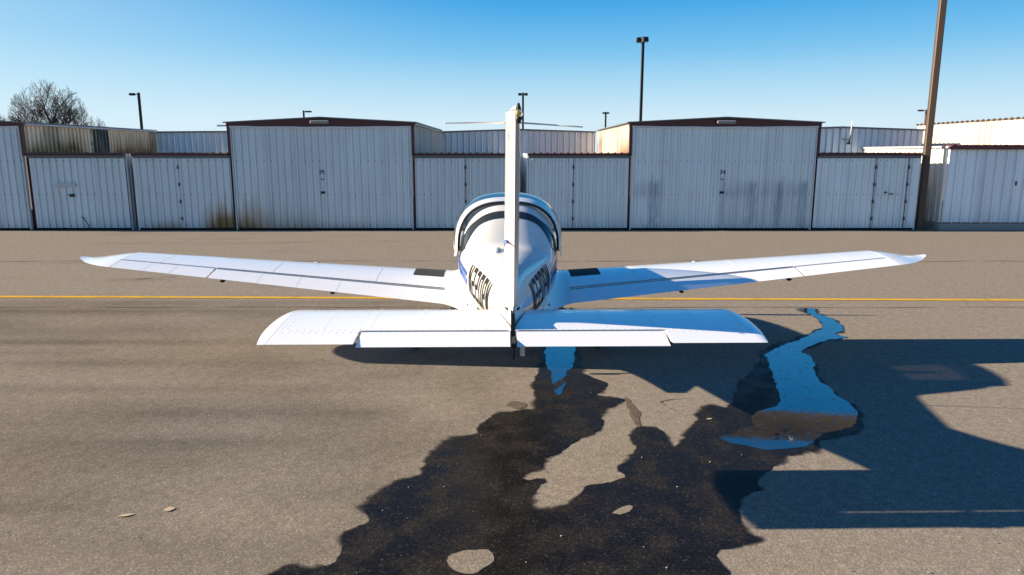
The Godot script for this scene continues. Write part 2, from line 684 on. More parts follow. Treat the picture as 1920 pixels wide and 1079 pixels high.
func make_wet() -> void:
	var left := [0.46, -9.76, 0.37, -8.41, 0.31, -7.51, 0.22, -6.93, 0.23, -6.30, 0.20, -6.19, 0.10, -6.19, 0.00, -6.13, -0.17, -6.03, -0.28, -5.77, -0.30, -5.63, -0.49, -5.49, -0.62, -5.24, -0.64, -5.04, -0.66, -4.84, -0.83, -4.74, -0.94, -4.52, -0.94, -4.29, -0.92, -4.15, -1.01, -4.06, -1.00, -3.88, -1.02, -3.72, -1.11, -3.66, -1.26, -3.69, -1.35, -3.60, -1.53, -3.46, -1.6, -3.1, -1.5, -2.5]
	var low_right := [1.1, -2.5, 1.26, -3.1, 1.22, -3.51, 1.21, -3.61, 1.19, -3.74, 1.20, -3.84, 1.33, -3.90, 1.47, -3.98, 1.43, -4.08, 1.45, -4.24, 1.48, -4.40, 1.54, -4.52, 1.65, -4.59, 1.77, -4.81, 1.88, -4.94, 2.07, -5.17, 2.30, -5.29, 2.41, -5.35, 2.51, -5.51, 2.81, -5.65, 2.99, -5.86, 3.11, -6.22, 3.12, -6.67, 3.16, -7.19]
	var up_right := [3.32, -7.61, 3.40, -7.91, 3.41, -8.17, 3.89, -8.63, 4.21, -8.76, 4.14, -8.95, 4.33, -9.15, 4.47, -9.69, 4.41, -10.16, 4.48, -10.45, 4.21, -10.45, 4.29, -10.19, 4.18, -9.41, 3.97, -9.15, 3.62, -8.76, 3.28, -8.51, 2.96, -8.17, 2.72, -7.61, 2.39, -7.09, 2.13, -6.53, 1.96, -6.24, 1.84, -6.30, 1.69, -6.13, 1.61, -5.93, 1.44, -5.63]
	var inner := [1.41, -5.51, 1.26, -5.37, 1.25, -5.63, 1.18, -5.77, 1.08, -5.77, 0.99, -5.63, 0.99, -5.41, 0.91, -5.15, 0.79, -4.96, 0.81, -4.84, 0.70, -4.72, 0.53, -4.67, 0.36, -4.39, 0.20, -4.32, 0.12, -4.38, 0.12, -4.52, 0.20, -4.65, 0.21, -4.77, 0.04, -4.81, 0.21, -5.00, 0.23, -5.13, 0.34, -5.23, 0.57, -5.55, 0.76, -5.81, 0.78, -6.13, 1.01, -6.38, 1.01, -6.50, 0.81, -6.59, 0.93, -6.83, 0.91, -7.03, 0.73, -7.28, 0.73, -7.51, 0.77, -8.41, 0.80, -9.76]
	var o := patch("wet_patch", left + low_right + up_right + inner, 0.004, M.damp, 0.035, 0.035, 0.0, 0.06)
	tag(o, "large dark wet stain spreading over the asphalt behind the tail", "stain")
	o = patch("wet_patch", [-0.05, -6.33, 0.01, -6.43, 0.12, -6.37, 0.12, -6.27, 0.04, -6.22], 0.003, M.drying, 0.03, 0.02, 3.0, 0.01)
	tag(o, "small oval damp spot beside the top of the wet stain", "stain")
	o = patch("wet_patch", [1.06, -6.50, 1.12, -6.47, 1.13, -6.12, 1.10, -5.80, 1.06, -5.80, 1.06, -6.19], 0.003, M.drying, 0.03, 0.03, 5.0, 0.01)
	tag(o, "thin damp drip running down to the wet stain between its two arms", "stain")
	o = patch("dry_patch", [-0.36, -3.78, -0.29, -3.84, -0.22, -3.86, -0.14, -3.86, -0.11, -3.82, -0.11, -3.74, -0.16, -3.67, -0.22, -3.61, -0.27, -3.62, -0.33, -3.67], 0.006, M.dry_spot, 0.03, 0.012, 8.0, 0.008)
	tag(o, "heart shaped dry spot inside the wet stain near the bottom edge", "pavement")
	o = patch("dry_patch", [0.65, -4.30, 0.70, -4.35, 0.77, -4.40, 0.79, -4.39, 0.76, -4.32, 0.70, -4.28], 0.006, M.dry_spot, 0.03, 0.012, 9.0, 0.008)
	tag(o, "small sliver of dry asphalt in the middle of the wet stain", "pavement")
	var film_a := [4.21, -10.45, 4.48, -10.45, 4.41, -10.16, 4.47, -9.69, 4.33, -9.15, 4.14, -8.95, 4.21, -8.76, 3.89, -8.63, 3.41, -8.17, 3.40, -7.91, 3.32, -7.61, 3.16, -7.19, 3.12, -6.67, 3.11, -6.22, 3.02, -5.99, 2.90, -5.80, 2.77, -5.71, 2.56, -5.63, 2.38, -5.41, 2.22, -5.32, 2.00, -5.30, 1.86, -5.37, 1.76, -5.46, 1.71, -5.55, 1.86, -5.66, 1.99, -5.77, 2.09, -5.80, 2.07, -5.93, 2.23, -6.16, 2.49, -6.37, 2.66, -6.95, 2.84, -7.65, 2.96, -8.04, 3.24, -8.36, 3.58, -8.66, 3.92, -9.04, 4.19, -9.41, 4.29, -10.12]
	o = patch("puddle", film_a, 0.006, M.film, 0.05, 0.03, 12.0, 0.012)
	tag(o, "long blue puddle winding down right of the tailplane", "puddle")
	o = patch("puddle", [0.49, -9.76, 0.41, -8.41, 0.38, -7.69, 0.41, -7.30, 0.42, -6.70, 0.46, -6.59, 0.52, -6.82, 0.57, -7.30, 0.67, -7.61, 0.75, -8.41, 0.77, -9.76], 0.006, M.film, 0.05, 0.03, 15.0, 0.012)
	tag(o, "narrow puddle running out from under the tailplane", "puddle")

# ------------------------------------------------------------------ hangars

# colour of a metal sheet: u along the wall, y up; how says what has stained it
func sheet_color(u: float, y: float, tall: float, how: Dictionary) -> Color:
	var key: float = how.get("seed", 0.0)
	var base: Vector3 = how.get("base", Vector3(.66, .71, .71))
	var v := 1.0 + 0.05 * streak.get_noise_2d(u * 3.0 + key, y * 0.25) + 0.05 * noise.get_noise_2d(u * 0.8 + key, y * 0.9)
	var c := base * v
	var dirt := clampf(0.22 * (1.0 - smoothstep(0.0, 0.5, y - how.get("foot", 0.0))) + 0.17 * streak.get_noise_2d(u * 4.0 + key, y * 0.5), 0.0, 1.0)
	c = c.lerp(Vector3(.30, .27, .23), dirt)
	for r in how.get("rust", []):
		# [centre u, half width, foot y, top y, strength]
		var near := clampf(1.0 - absf(u - r[0]) / r[1], 0.0, 1.0)
		var drip := 0.5 + 0.9 * streak.get_noise_2d(u * 6.0 + key, y * 0.15 + 20.0)
		var rise := clampf(1.0 - (y - r[2]) / maxf(0.05, (r[3] - r[2]) * (0.55 + drip * 0.7)), 0.0, 1.0)
		var k := clampf(smoothstep(0.0, 0.8, near) * pow(rise, 1.3) * r[4], 0.0, 1.0)
		c = c.lerp(Vector3(.36, .20, .065), k)
		c = c.lerp(Vector3(.05, .022, .012), clampf(k * k * 0.9 - 0.45, 0.0, 0.6))
	for r in how.get("dark", []):
		# [u0, u1, y0, y1, strength, r, g, b]: a damp or replaced patch
		var soft: float = how.get("soft", 0.12)
		var wob := 0.10 * noise.get_noise_2d(u * 4.0, y * 3.0 + key)
		var k := smoothstep(r[0] - soft, r[0] + soft, u + wob) * (1.0 - smoothstep(r[1] - soft, r[1] + soft, u + wob))
		k *= smoothstep(r[2] - soft, r[2] + soft, y + wob) * (1.0 - smoothstep(r[3] - soft * 2, r[3] + soft, y + wob * 2))
		k *= r[4] * (0.8 + 0.5 * streak.get_noise_2d(u * 9.0, y * 1.2))
		c = c.lerp(Vector3(r[5], r[6], r[7]), clampf(k, 0.0, 1.0))
	return Color(c.x, c.y, c.z)


# one corrugated sheet, from u0 to u1; top and foot may slope
func sheet(at: Vector3, ax: Vector3, nrm: Vector3, u0: float, u1: float, foot: Callable, top: Callable, pitch: float, how: Dictionary, rows := 8) -> SurfaceTool:
	var st := new_st(true)
	var us := [u0]
	var ds := [0.0]
	var grime := [1.0]
	var rib: float = how.get("rib", 0.045)
	var k := ceili((u0 - 0.001) / pitch)
	while k * pitch < u1 - 0.001:
		for e in [[-0.030, 0.0], [-0.012, rib], [0.012, rib], [0.030, 0.0]]:
			var u: float = k * pitch + e[0]
			if u > u0 + 0.001 and u < u1 - 0.001:
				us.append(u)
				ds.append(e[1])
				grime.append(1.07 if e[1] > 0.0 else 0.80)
		# two shallow stiffeners on the flat
		for f in [0.36, 0.66]:
			for e in [[-0.012, 0.0], [0.0, 0.004], [0.012, 0.0]]:
				var u: float = (k + f) * pitch + e[0]
				if u > u0 + 0.001 and u < u1 - 0.001:
					us.append(u)
					ds.append(e[1])
					grime.append(1.0)
		k += 1
	us.append(u1)
	ds.append(0.0)
	grime.append(1.0)
	var shade: float = 1.0 + how.get("vary", 0.04) * sin(u0 * 37.7 + how.get("seed", 0.0))
	var tall: float = top.call((u0 + u1) / 2.0)
	for i in us.size() - 1:
		for j in rows:
			var q := []
			var cs := []
			for e in [[0, 0], [1, 0], [1, 1], [0, 1]]:
				var u: float = us[i + e[0]]
				var y: float = lerpf(foot.call(u), top.call(u), float(j + e[1]) / rows)
				q.append(at + ax * u + Vector3.UP * y + nrm * (ds[i + e[0]] + 0.007 * noise.get_noise_2d(u * 0.9 + u0, y * 0.9)))
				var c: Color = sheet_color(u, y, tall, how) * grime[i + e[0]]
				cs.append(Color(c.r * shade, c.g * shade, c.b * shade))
			var order := [0, 1, 2, 0, 2, 3]
			if (q[2] - q[0]).cross(q[1] - q[0]).dot(nrm) < 0.0:
				order = [0, 2, 1, 0, 3, 2]
			for o in order:
				st.set_color(cs[o])
				st.add_vertex(q[o])
	return st


# a wall, door or roof of sheets side by side, each a mesh of its own
func sheets(parent: Node, called: String, at: Vector3, ax: Vector3, nrm: Vector3, u0: float, u1: float, foot: Variant, top: Variant, pitch: float, wide: float, how: Dictionary, rows := 8) -> void:
	var ft: Callable = foot if foot is Callable else func(_u): return foot
	var tp: Callable = top if top is Callable else func(_u): return top
	var n := maxi(1, roundi((u1 - u0) / wide))
	for i in n:
		var a := lerpf(u0, u1, float(i) / n)
		var b := lerpf(u0, u1, float(i + 1) / n)
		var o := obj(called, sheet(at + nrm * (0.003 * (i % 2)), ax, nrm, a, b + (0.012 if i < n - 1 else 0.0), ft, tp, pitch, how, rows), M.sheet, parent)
		o.set_meta("kind", "part")
		o.remove_meta("kind")


func box_part(called: String, lo: Vector3, hi: Vector3, m: Material, parent: Node, r := 0.0) -> MeshInstance3D:
	var st := new_st(true)
	if r > 0.0:
		soft_box(st, lo, hi, r)
	else:
		bx(st, lo, hi)
	return obj(called, st, m, parent)


func screw_rows(parent: Node, u0: float, u1: float, ys: Array, pitch: float, z: float) -> void:
	var p := PackedVector3Array()
	for y in ys:
		var k := ceili(u0 / pitch)
		while k * pitch < u1 - 0.03:
			var u := k * pitch + 0.05 + 0.006 * rng.randf_range(-1, 1)
			if u < u1 - 0.02 and rng.randf() > 0.06:
				p.append(Vector3(u, y + 0.006 * rng.randf_range(-1, 1), z))
			k += 1
	dots("screw", p, 0.012, 0.012, M.screw, parent, Vector3.BACK)


const LOW := 2.13
const TALL := 3.02

# a low side bay with its hinged doors, in the coordinates of the hangar
func low_bay(h: Node3D, u0: float, u1: float, seams: Array, how: Dictionary) -> void:
	var edges := [u0] + seams + [u1]
	for i in edges.size() - 1:
		var a: float = edges[i] + 0.012
		var b: float = edges[i + 1] - 0.012
		var d := group_node("side_door", h, Vector3(0, 0, 0.03))
		sheets(d, "door_sheet", Vector3.ZERO, Vector3.RIGHT, Vector3.BACK, a, b, 0.07, LOW - 0.02, 0.2025, 0.81, how)
		screw_rows(d, a, b, [0.13, 1.06, LOW - 0.09], 0.2025, 0.008)
		var back := new_st(true)
		bx(back, Vector3(a, 0.07, -0.05), Vector3(b, LOW - 0.02, -0.012))
		obj("door_frame", back, M.track_grey, d)
		if i > 0:
			for y in [0.35, 0.85, 1.35, 1.85]:
				box_part("hinge", Vector3(a - 0.035, y - 0.05, 0.028), Vector3(a + 0.012, y + 0.05, 0.046), M.screw, d)
			box_part("edge_strip", Vector3(a - 0.004, 0.08, 0.004), Vector3(a + 0.02, LOW - 0.03, 0.027), M.white_trim, d)
	box_part("sill_gap", Vector3(u0, 0.0, -0.12), Vector3(u1, 0.066, -0.03), M.dark_gap, h)
	box_part("door_track", Vector3(u0, LOW - 0.005, -0.03), Vector3(u1, LOW + 0.05, 0.075), M.track_grey, h)
	box_part("eave_fascia", Vector3(u0 - 0.02, LOW + 0.052, -0.03), Vector3(u1 + 0.02, LOW + 0.115, 0.10), M.maroon, h)
	# ribbed roof, ribs running back
	var st := new_st(true)
	var n := roundi((u1 - u0) / 0.2025)
	for i in n:
		var a := lerpf(u0, u1, float(i) / n)
		var b := lerpf(u0, u1, float(i + 1) / n)
		var pr := [Vector2(a, 0), Vector2(b - 0.06, 0), Vector2(b - 0.045, 0.028), Vector2(b - 0.015, 0.028), Vector2(b, 0)]
		for k in 4:
			quad(st, Vector3(pr[k].x, LOW + 0.12 + pr[k].y, 0.14), Vector3(pr[k + 1].x, LOW + 0.12 + pr[k + 1].y, 0.14), Vector3(pr[k + 1].x, LOW - 0.1 + pr[k + 1].y, -7.9), Vector3(pr[k].x, LOW - 0.1 + pr[k].y, -7.9), Vector3.UP)
			quad(st, Vector3(pr[k].x, LOW + 0.117, 0.14), Vector3(pr[k + 1].x, LOW + 0.117, 0.14), Vector3(pr[k + 1].x, LOW + 0.12 + pr[k + 1].y, 0.14), Vector3(pr[k].x, LOW + 0.12 + pr[k].y, 0.14), Vector3.BACK)
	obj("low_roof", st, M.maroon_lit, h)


func tall_bay(h: Node3D, u0: float, u1: float, how: Dictionary, number: String, side_l: Dictionary, side_r: Dictionary) -> void:
	var mid := (u0 + u1) / 2.0
	var d := group_node("main_door", h, Vector3(0, 0, 0.05))
	sheets(d, "door_sheet", Vector3.ZERO, Vector3.RIGHT, Vector3.BACK, u0 + 0.07, u1 - 0.07, 0.07, TALL - 0.04, 0.2025, 0.81, how, 14)
	screw_rows(d, u0 + 0.07, u1 - 0.07, [0.14, 1.05, 2.03], 0.2025, 0.008)
	box_part("door_frame", Vector3(u0 + 0.07, 0.07, -0.06), Vector3(u1 - 0.07, TALL - 0.05, -0.012), M.track_grey, d)
	if number:
		var flat := (floorf(mid / 0.2025) + 0.5) * 0.2025
		var tm := TextMesh.new()
		var f := SystemFont.new()
		f.font_names = PackedStringArray(["Droid Sans"])
		f.font_weight = 700
		tm.font = f
		tm.text = number
		tm.font_size = 32
		tm.pixel_size = 0.0052
		tm.depth = 0.004
		var o := put("unit_number", tm, M.number_ink, d)
		o.position = Vector3(flat, 1.70, 0.012)
		o = box_part("faded_plate", Vector3(flat - 0.055, 1.47, 0.006), Vector3(flat + 0.055, 1.53, 0.012), M.faded_ink, d)
		o = box_part("dark_plate", Vector3(flat - 0.06, 1.08, 0.006), Vector3(flat + 0.065, 1.15, 0.013), M.number_ink, d)
	box_part("sill_gap", Vector3(u0, 0.0, -0.12), Vector3(u1, 0.066, -0.03), M.dark_gap, h)
	# jambs and header
	for s in [[u0, 1.0], [u1, -1.0]]:
		var x: float = s[0]
		var g: float = s[1]
		box_part("corner_post", Vector3(minf(x - g * 0.10, x + g * 0.031), 0.0, -0.14), Vector3(maxf(x - g * 0.10, x + g * 0.031), LOW + 0.045, -0.065), M.maroon, h)
		box_part("corner_trim", Vector3(minf(x - g * 0.05, x + g * 0.03), LOW + 0.05, -0.02), Vector3(maxf(x - g * 0.05, x + g * 0.03), TALL + 0.04, 0.10), M.maroon, h)
		box_part("door_jamb", Vector3(minf(x + g * 0.032, x + g * 0.065), 0.02, -0.02), Vector3(maxf(x + g * 0.032, x + g * 0.065), TALL - 0.03, 0.08), M.white_trim, h)
	var st := new_st(true)
	for i in 12:
		var a := lerpf(u0 + 0.035, u1 - 0.035, i / 12.0)
		var b := lerpf(u0 + 0.035, u1 - 0.035, (i + 1) / 12.0)
		var sa := -0.02 * sin(PI * i / 12.0) + 0.006 * sin(i * 2.1)
		var sb := -0.02 * sin(PI * (i + 1) / 12.0) + 0.006 * sin((i + 1) * 2.1)
		hexa(st, [Vector3(a, TALL - 0.035 + sa, 0.0), Vector3(b, TALL - 0.035 + sb, 0.0), Vector3(b, TALL + 0.008 + sb, 0.0), Vector3(a, TALL + 0.008 + sa, 0.0), Vector3(a, TALL - 0.035 + sa, 0.115), Vector3(b, TALL - 0.035 + sb, 0.115), Vector3(b, TALL + 0.008 + sb, 0.115), Vector3(a, TALL + 0.008 + sa, 0.115)])
	obj("header_trim", st, M.white_trim, h)
	# gable fascia
	st = new_st(true)
	for s in [[u0 - 0.06, mid], [mid, u1 + 0.06]]:
		var ya := TALL + (0.10 if s[0] < mid else 0.235)
		var yb := TALL + (0.235 if s[0] < mid else 0.10)
		hexa(st, [Vector3(s[0], TALL - 0.01, -0.02), Vector3(s[1], TALL - 0.01, -0.02), Vector3(s[1], yb, -0.02), Vector3(s[0], ya, -0.02), Vector3(s[0], TALL - 0.01, 0.095), Vector3(s[1], TALL - 0.01, 0.095), Vector3(s[1], yb, 0.095), Vector3(s[0], ya, 0.095)])
	obj("gable_fascia", st, M.maroon, h)
	st = new_st(true)
	for s in [[u0 - 0.13, mid], [mid, u1 + 0.13]]:
		var ya := TALL + (0.095 if s[0] < mid else 0.24)
		var yb := TALL + (0.24 if s[0] < mid else 0.095)
		hexa(st, [Vector3(s[0], ya, -7.9), Vector3(s[1], yb, -7.9), Vector3(s[1], yb + 0.03, -7.9), Vector3(s[0], ya + 0.03, -7.9), Vector3(s[0], ya, 0.16), Vector3(s[1], yb, 0.16), Vector3(s[1], yb + 0.03, 0.16), Vector3(s[0], ya + 0.03, 0.16)])
	obj("tall_roof", st, M.track_grey, h)
	var o2 := box_part("wall_light", Vector3(mid - 0.28, TALL + 0.06, 0.097), Vector3(mid + 0.28, TALL + 0.17, 0.19), M.fixture, h, 0.03)
	o2.set_meta("label", "long grey light fitting under the gable")
	# side walls over the low roofs
	if side_l:
		var w := group_node("side_wall", h)
		sheets(w, "wall_sheet", Vector3(u0, 0, 0), Vector3.FORWARD, Vector3.LEFT, 0.02, 8.0, LOW - 0.12, TALL + 0.085, 0.2025, 0.81, side_l, 10)
	if side_r:
		var w := group_node("side_wall", h)
		sheets(w, "wall_sheet", Vector3(u1, 0, 0), Vector3.FORWARD, Vector3.RIGHT, 0.02, 8.0, LOW - 0.12, TALL + 0.085, 0.2025, 0.81, side_r, 10)
		box_part("eave_gutter", Vector3(u1 + 0.002, TALL + 0.03, -7.8), Vector3(u1 + 0.12, TALL + 0.09, 0.0), M.white_trim, h, 0.02)


func end_wall(h: Node3D, u: float, side: Vector3, how: Dictionary) -> void:
	var w := group_node("end_wall", h)
	sheets(w, "wall_sheet", Vector3(u, 0, 0), Vector3.FORWARD, side, 0.0, 7.9, 0.0, LOW + 0.11, 0.2025, 0.81, how)


func rear_bay(called: String, label: String, u0: float, u1: float, z: float, how: Dictionary, apex := 0.1) -> Node3D:
	var h := thing(called, label, "hangar", Vector3((u0 + u1) / 2, 0, z), 0.0, "rear hangar walls behind the front row")
	var w := (u1 - u0) / 2.0
	var top := func(u: float) -> float: return TALL + 0.02 + apex * (1.0 - absf(u) / w)
	var g := group_node("back_wall", h)
	sheets(g, "wall_sheet", Vector3.ZERO, Vector3.RIGHT, Vector3.BACK, -w, w, 0.0, top, 0.235, 0.94, how, 6)
	var st := new_st(true)
	for s in [-1.0, 1.0]:
		var q := []
		for zz in [-8.0, 0.08]:
			q.append(Vector3(s * (w + 0.05), TALL + 0.02, zz))
			q.append(Vector3(0, TALL + 0.02 + apex, zz))
			q.append(Vector3(0, TALL + 0.075 + apex, zz))
			q.append(Vector3(s * (w + 0.05), TALL + 0.075, zz))
		hexa(st, q)
	obj("roof", st, M.track_grey, h)
	for s in [-1.0, 1.0]:
		box_part("side_wall", Vector3(s * w - 0.03, 0, -8.0), Vector3(s * w + 0.03, TALL + 0.02, -0.03), M.track_grey, h)
	box_part("far_wall", Vector3(-w + 0.04, 0, -8.0), Vector3(w - 0.04, TALL + 0.02, -7.95), M.track_grey, h)
	return h


func make_hangars() -> void:
	# hangar 75, left of the airplane
	var h := thing("hangar", "white metal hangar left of the tail fin, numbered 75 on its tall door", "hangar", Vector3(0, 0, FRONT), 0.0, "hangars in the front row")
	low_bay(h, -11.09, -8.24, [-9.78], {"seed": 1.0, "rust": [[-8.4, 1.0, 0.06, 1.05, 1.7], [-10.2, 0.8, 0.06, 0.35, 0.7]]})
	tall_bay(h, -8.21, -2.89, {"seed": 2.0, "rust": [[-8.1, 1.3, 0.06, 1.2, 1.1], [-6.6, 1.2, 0.06, 0.8, 0.6], [-5.0, 1.6, 0.0, 0.4, 0.5]]}, "75", {"seed": 2.5}, {"seed": 3.0, "base": Vector3(.58, .55, .49), "dark": [[1.2, 1.45, 2.2, 3.1, 0.5, .25, .19, .1], [4.3, 4.7, 2.2, 3.1, 0.5, .25, .19, .1]]})
	low_bay(h, -2.86, 0.06, [-1.36], {"seed": 4.0})
	end_wall(h, 0.06, Vector3.RIGHT, {"seed": 5.0})
	end_wall(h, -11.09, Vector3.LEFT, {"seed": 5.5})
	box_part("roof_pipe", Vector3(-8.62, TALL + 0.0, -0.2), Vector3(-8.22, TALL + 0.05, -0.12), M.white_trim, h)
	# hangar 74, right of the airplane
	h = thing("hangar", "white metal hangar right of the tail fin, numbered 74 on its tall door", "hangar", Vector3(0, 0, FRONT), 0.0, "hangars in the front row")
	var wet := [.20, .27, .34]
	var dk := []
	for r in [[3.6, 4.45, 1.0, 1.45, 0.35], [4.02, 4.28, 0.06, 1.5, 0.55], [4.0, 4.5, 0.06, 0.3, 0.4], [6.1, 6.24, 0.06, 1.5, 0.5], [6.2, 8.75, 1.0, 1.42, 0.35], [6.95, 7.2, 0.06, 1.42, 0.5], [7.75, 7.98, 0.06, 1.42, 0.55], [8.45, 8.7, 0.06, 1.42, 0.5], [6.2, 8.75, 0.06, 1.1, 0.2]]:
		dk.append(r + wet)
	low_bay(h, 0.48, 3.43, [1.80], {"seed": 6.0, "base": Vector3(.71, .77, .77)})
	tall_bay(h, 3.46, 8.90, {"seed": 7.0, "base": Vector3(.71, .77, .77), "dark": dk, "soft": 0.06}, "74", {"seed": 8.0, "base": Vector3(.64, .60, .53), "rust": [[0.5, 2.6, LOW + 0.05, LOW + 0.8, 1.0]], "dark": [[6.4, 7.6, 2.2, 2.95, 0.75, .22, .15, .07]]}, {"seed": 9.0})
	low_bay(h, 8.93, 11.95, [10.65, 11.62], {"seed": 10.0, "base": Vector3(.75, .81, .81)})
	end_wall(h, 0.48, Vector3.LEFT, {"seed": 11.0})
	end_wall(h, 11.95, Vector3.RIGHT, {"seed": 11.5})
	var st := new_st()
	tube(st, Vector3(11.0, 1.12, 0.04), Vector3(11.0, 1.12, 0.10), 0.028, 0.024, 10)
	obj("door_knob", st, M.black, h)
	box_part("door_latch", Vector3(11.1, 1.06, 0.045), Vector3(11.22, 1.085, 0.105), M.black, h)
	# the hangar cut by the left edge of the photograph
	h = thing("hangar", "leftmost white hangar with rusty side wall and a plate on its low door", "hangar", Vector3(0, 0, FRONT), 0.0, "hangars in the front row")
	var right_side := {"seed": 13.0, "base": Vector3(.86, .64, .44), "soft": 0.05,
		"rust": [[0.6, 1.0, LOW + 0.05, LOW + 0.8, 1.3], [2.0, 1.6, LOW + 0.05, LOW + 1.0, 1.6], [5.6, 1.6, LOW + 0.05, LOW + 0.8, 1.3], [7.0, 1.3, LOW + 0.05, LOW + 1.0, 1.2]],
		"dark": [[0.95, 1.75, 2.2, 3.3, 0.55, .20, .15, .09], [3.45, 4.5, 2.0, 3.4, 1.3, .03, .045, .042], [7.4, 7.9, 2.2, 3.3, 0.7, .15, .10, .05]]}
	end_wall(h, -19.6, Vector3.LEFT, {"seed": 12.0})
	tall_bay(h, -19.6, -14.24, {"seed": 14.0, "dark": [[-14.55, -14.2, 0.05, 3.1, 0.25, .3, .3, .3]]}, "", {"seed": 12.5}, right_side)
	low_bay(h, -14.14, -11.33, [], {"seed": 15.0, "vary": 0.03})
	end_wall(h, -11.33, Vector3.RIGHT, {"seed": 16.0, "base": Vector3(.42, .43, .44)})
	box_part("door_plate", Vector3(-13.43, 1.27, 0.055), Vector3(-12.83, 1.39, 0.088), M.plate, h)
	box_part("door_latch", Vector3(-13.02, 0.99, 0.05), Vector3(-12.9, 1.07, 0.115), M.black, h)
	st = new_st()
	var rope := [Vector3(-12.75, 0.38, 0.09), Vector3(-12.70, 0.39, 0.092), Vector3(-12.63, 0.27, 0.092), Vector3(-12.57, 0.18, 0.092), Vector3(-12.55, 0.06, 0.092), Vector3(-12.50, 0.012, 0.11)]
	for i in rope.size() - 1:
		tube(st, rope[i], rope[i + 1], 0.011, 0.011, 6)
	obj("pull_rope", st, M.black, h)
	# the building at the right edge
	h = thing("hangar", "white wide ribbed hangar on a concrete footing right of the tall pole", "hangar", Vector3(0, 0, FRONT), 0.0, "hangars in the front row")
	var d := group_node("front_wall", h)
	sheets(d, "wall_sheet", Vector3(12.76, 0, 0), Vector3.RIGHT, Vector3.BACK, 0.0, 4.6, 0.22, 2.36, 0.29, 0.87, {"seed": 20.0, "foot": 0.2, "base": Vector3(.82, .86, .88), "rib": 0.06})
	d = group_node("side_wall", h)
	sheets(d, "wall_sheet", Vector3(12.74, 0, 0), Vector3.FORWARD, Vector3.LEFT, 0.0, 7.9, 0.22, 2.42, 0.29, 0.87, {"seed": 21.0, "foot": 0.2, "base": Vector3(.66, .64, .60), "dark": [[1.0, 1.25, 0.2, 2.4, 0.4, .3, .3, .3]]})
	d = group_node("upper_wall", h)
	sheets(d, "wall_sheet", Vector3(16.2, 0, 0), Vector3.FORWARD, Vector3.LEFT, 0.0, 8.0, 2.4, 3.32, 0.29, 0.87, {"seed": 22.0, "foot": 2.4, "base": Vector3(.62, .61, .58), "vary": 0.08, "dark": [[3.2, 4.1, 2.3, 3.4, 0.45, .58, .42, .25]]})
	box_part("footing", Vector3(12.70, 0.0, -7.9), Vector3(17.6, 0.205, 0.05), M.concrete, h)
	box_part("base_trim", Vector3(12.72, 0.205, 0.0), Vector3(17.4, 0.23, 0.04), M.maroon, h)
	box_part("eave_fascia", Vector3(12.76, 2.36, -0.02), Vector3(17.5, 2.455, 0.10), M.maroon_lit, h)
	st = new_st(true)
	soft_box(st, Vector3(12.66, 2.395, -7.9), Vector3(12.755, 2.46, 0.10), 0.02)
	obj("rake_trim", st, M.plate, h)
	st = new_st(true)
	for i in 16:
		var a := 12.76 + i * 0.29
		bx(st, Vector3(a, 2.458, -0.6), Vector3(a + 0.286, 2.475, 0.13))
		bx(st, Vector3(a + 0.24, 2.475, -0.6), Vector3(a + 0.28, 2.50, 0.131))
		hexa(st, [Vector3(a, 2.1, -7.9), Vector3(a + 0.288, 2.1, -7.9), Vector3(a + 0.288, 2.12, -7.9), Vector3(a, 2.12, -7.9), Vector3(a, 2.45, -0.605), Vector3(a + 0.288, 2.45, -0.605), Vector3(a + 0.288, 2.47, -0.605), Vector3(a, 2.47, -0.605)])
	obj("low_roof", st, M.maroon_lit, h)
	box_part("tall_roof", Vector3(16.15, 3.322, -8.0), Vector3(22.0, 3.36, 0.15), M.bronze, h)
	st = new_st(true)
	for i in 28:
		bx(st, Vector3(16.12, 3.325, -8.0 + i * 0.29), Vector3(16.19, 3.385, -8.0 + i * 0.29 + 0.06))
	obj("roof_rib_end", st, M.bronze, h)
	box_part("tall_front", Vector3(16.22, 0.0, -0.1), Vector3(22.0, 3.32, -0.04), M.white_trim, h)
	box_part("door_latch", Vector3(14.78, 1.32, 0.02), Vector3(14.82, 1.44, 0.09), M.black, h)

	# the rear row
	rear_bay("rear_hangar", "pale ribbed rear wall behind the low bay left of hangar 75", -14.238, -8.1, REAR, {"seed": 30.0, "base": Vector3(.74, .77, .77), "dark": [[-1.2, 1.4, 2.4, 3.1, 0.3, .3, .35, .42]]}, 0.02)
	rear_bay("rear_hangar", "pale ribbed rear wall with a low gable directly behind the tail fin", -2.885, 3.3, REAR, {"seed": 31.0, "base": Vector3(.80, .77, .74)}, 0.1)
	h = rear_bay("rear_hangar", "pale ribbed rear wall with a white aerial behind the low bay right of hangar 74", 8.9, 14.85, -26.6, {"seed": 32.0, "base": Vector3(.76, .80, .80)}, 0.1)
	var ant := thing("aerial", "white rod aerial on a dark bracket at the rear wall right of hangar 74", "aerial", Vector3(12.15, 2.75, -26.5))
	st = new_st()
	tube(st, Vector3(0, 0.12, 0.12), Vector3(0.02, 0.62, 0.12), 0.022, 0.02, 8)
	obj("rod", st, M.white_trim, ant)
	st = new_st()
	tube(st, Vector3(0, -0.12, 0.04), Vector3(0.0, 0.12, 0.12), 0.03, 0.02, 8)
	tube(st, Vector3(-0.25, 0.0, 0.02), Vector3(0.0, -0.03, 0.08), 0.014, 0.014, 6)
	tube(st, Vector3(-0.07, -0.14, 0.05), Vector3(0.03, -0.16, 0.06), 0.05, 0.04, 8)
	obj("bracket", st, M.black, ant)

# ------------------------------------------------------------------ poles

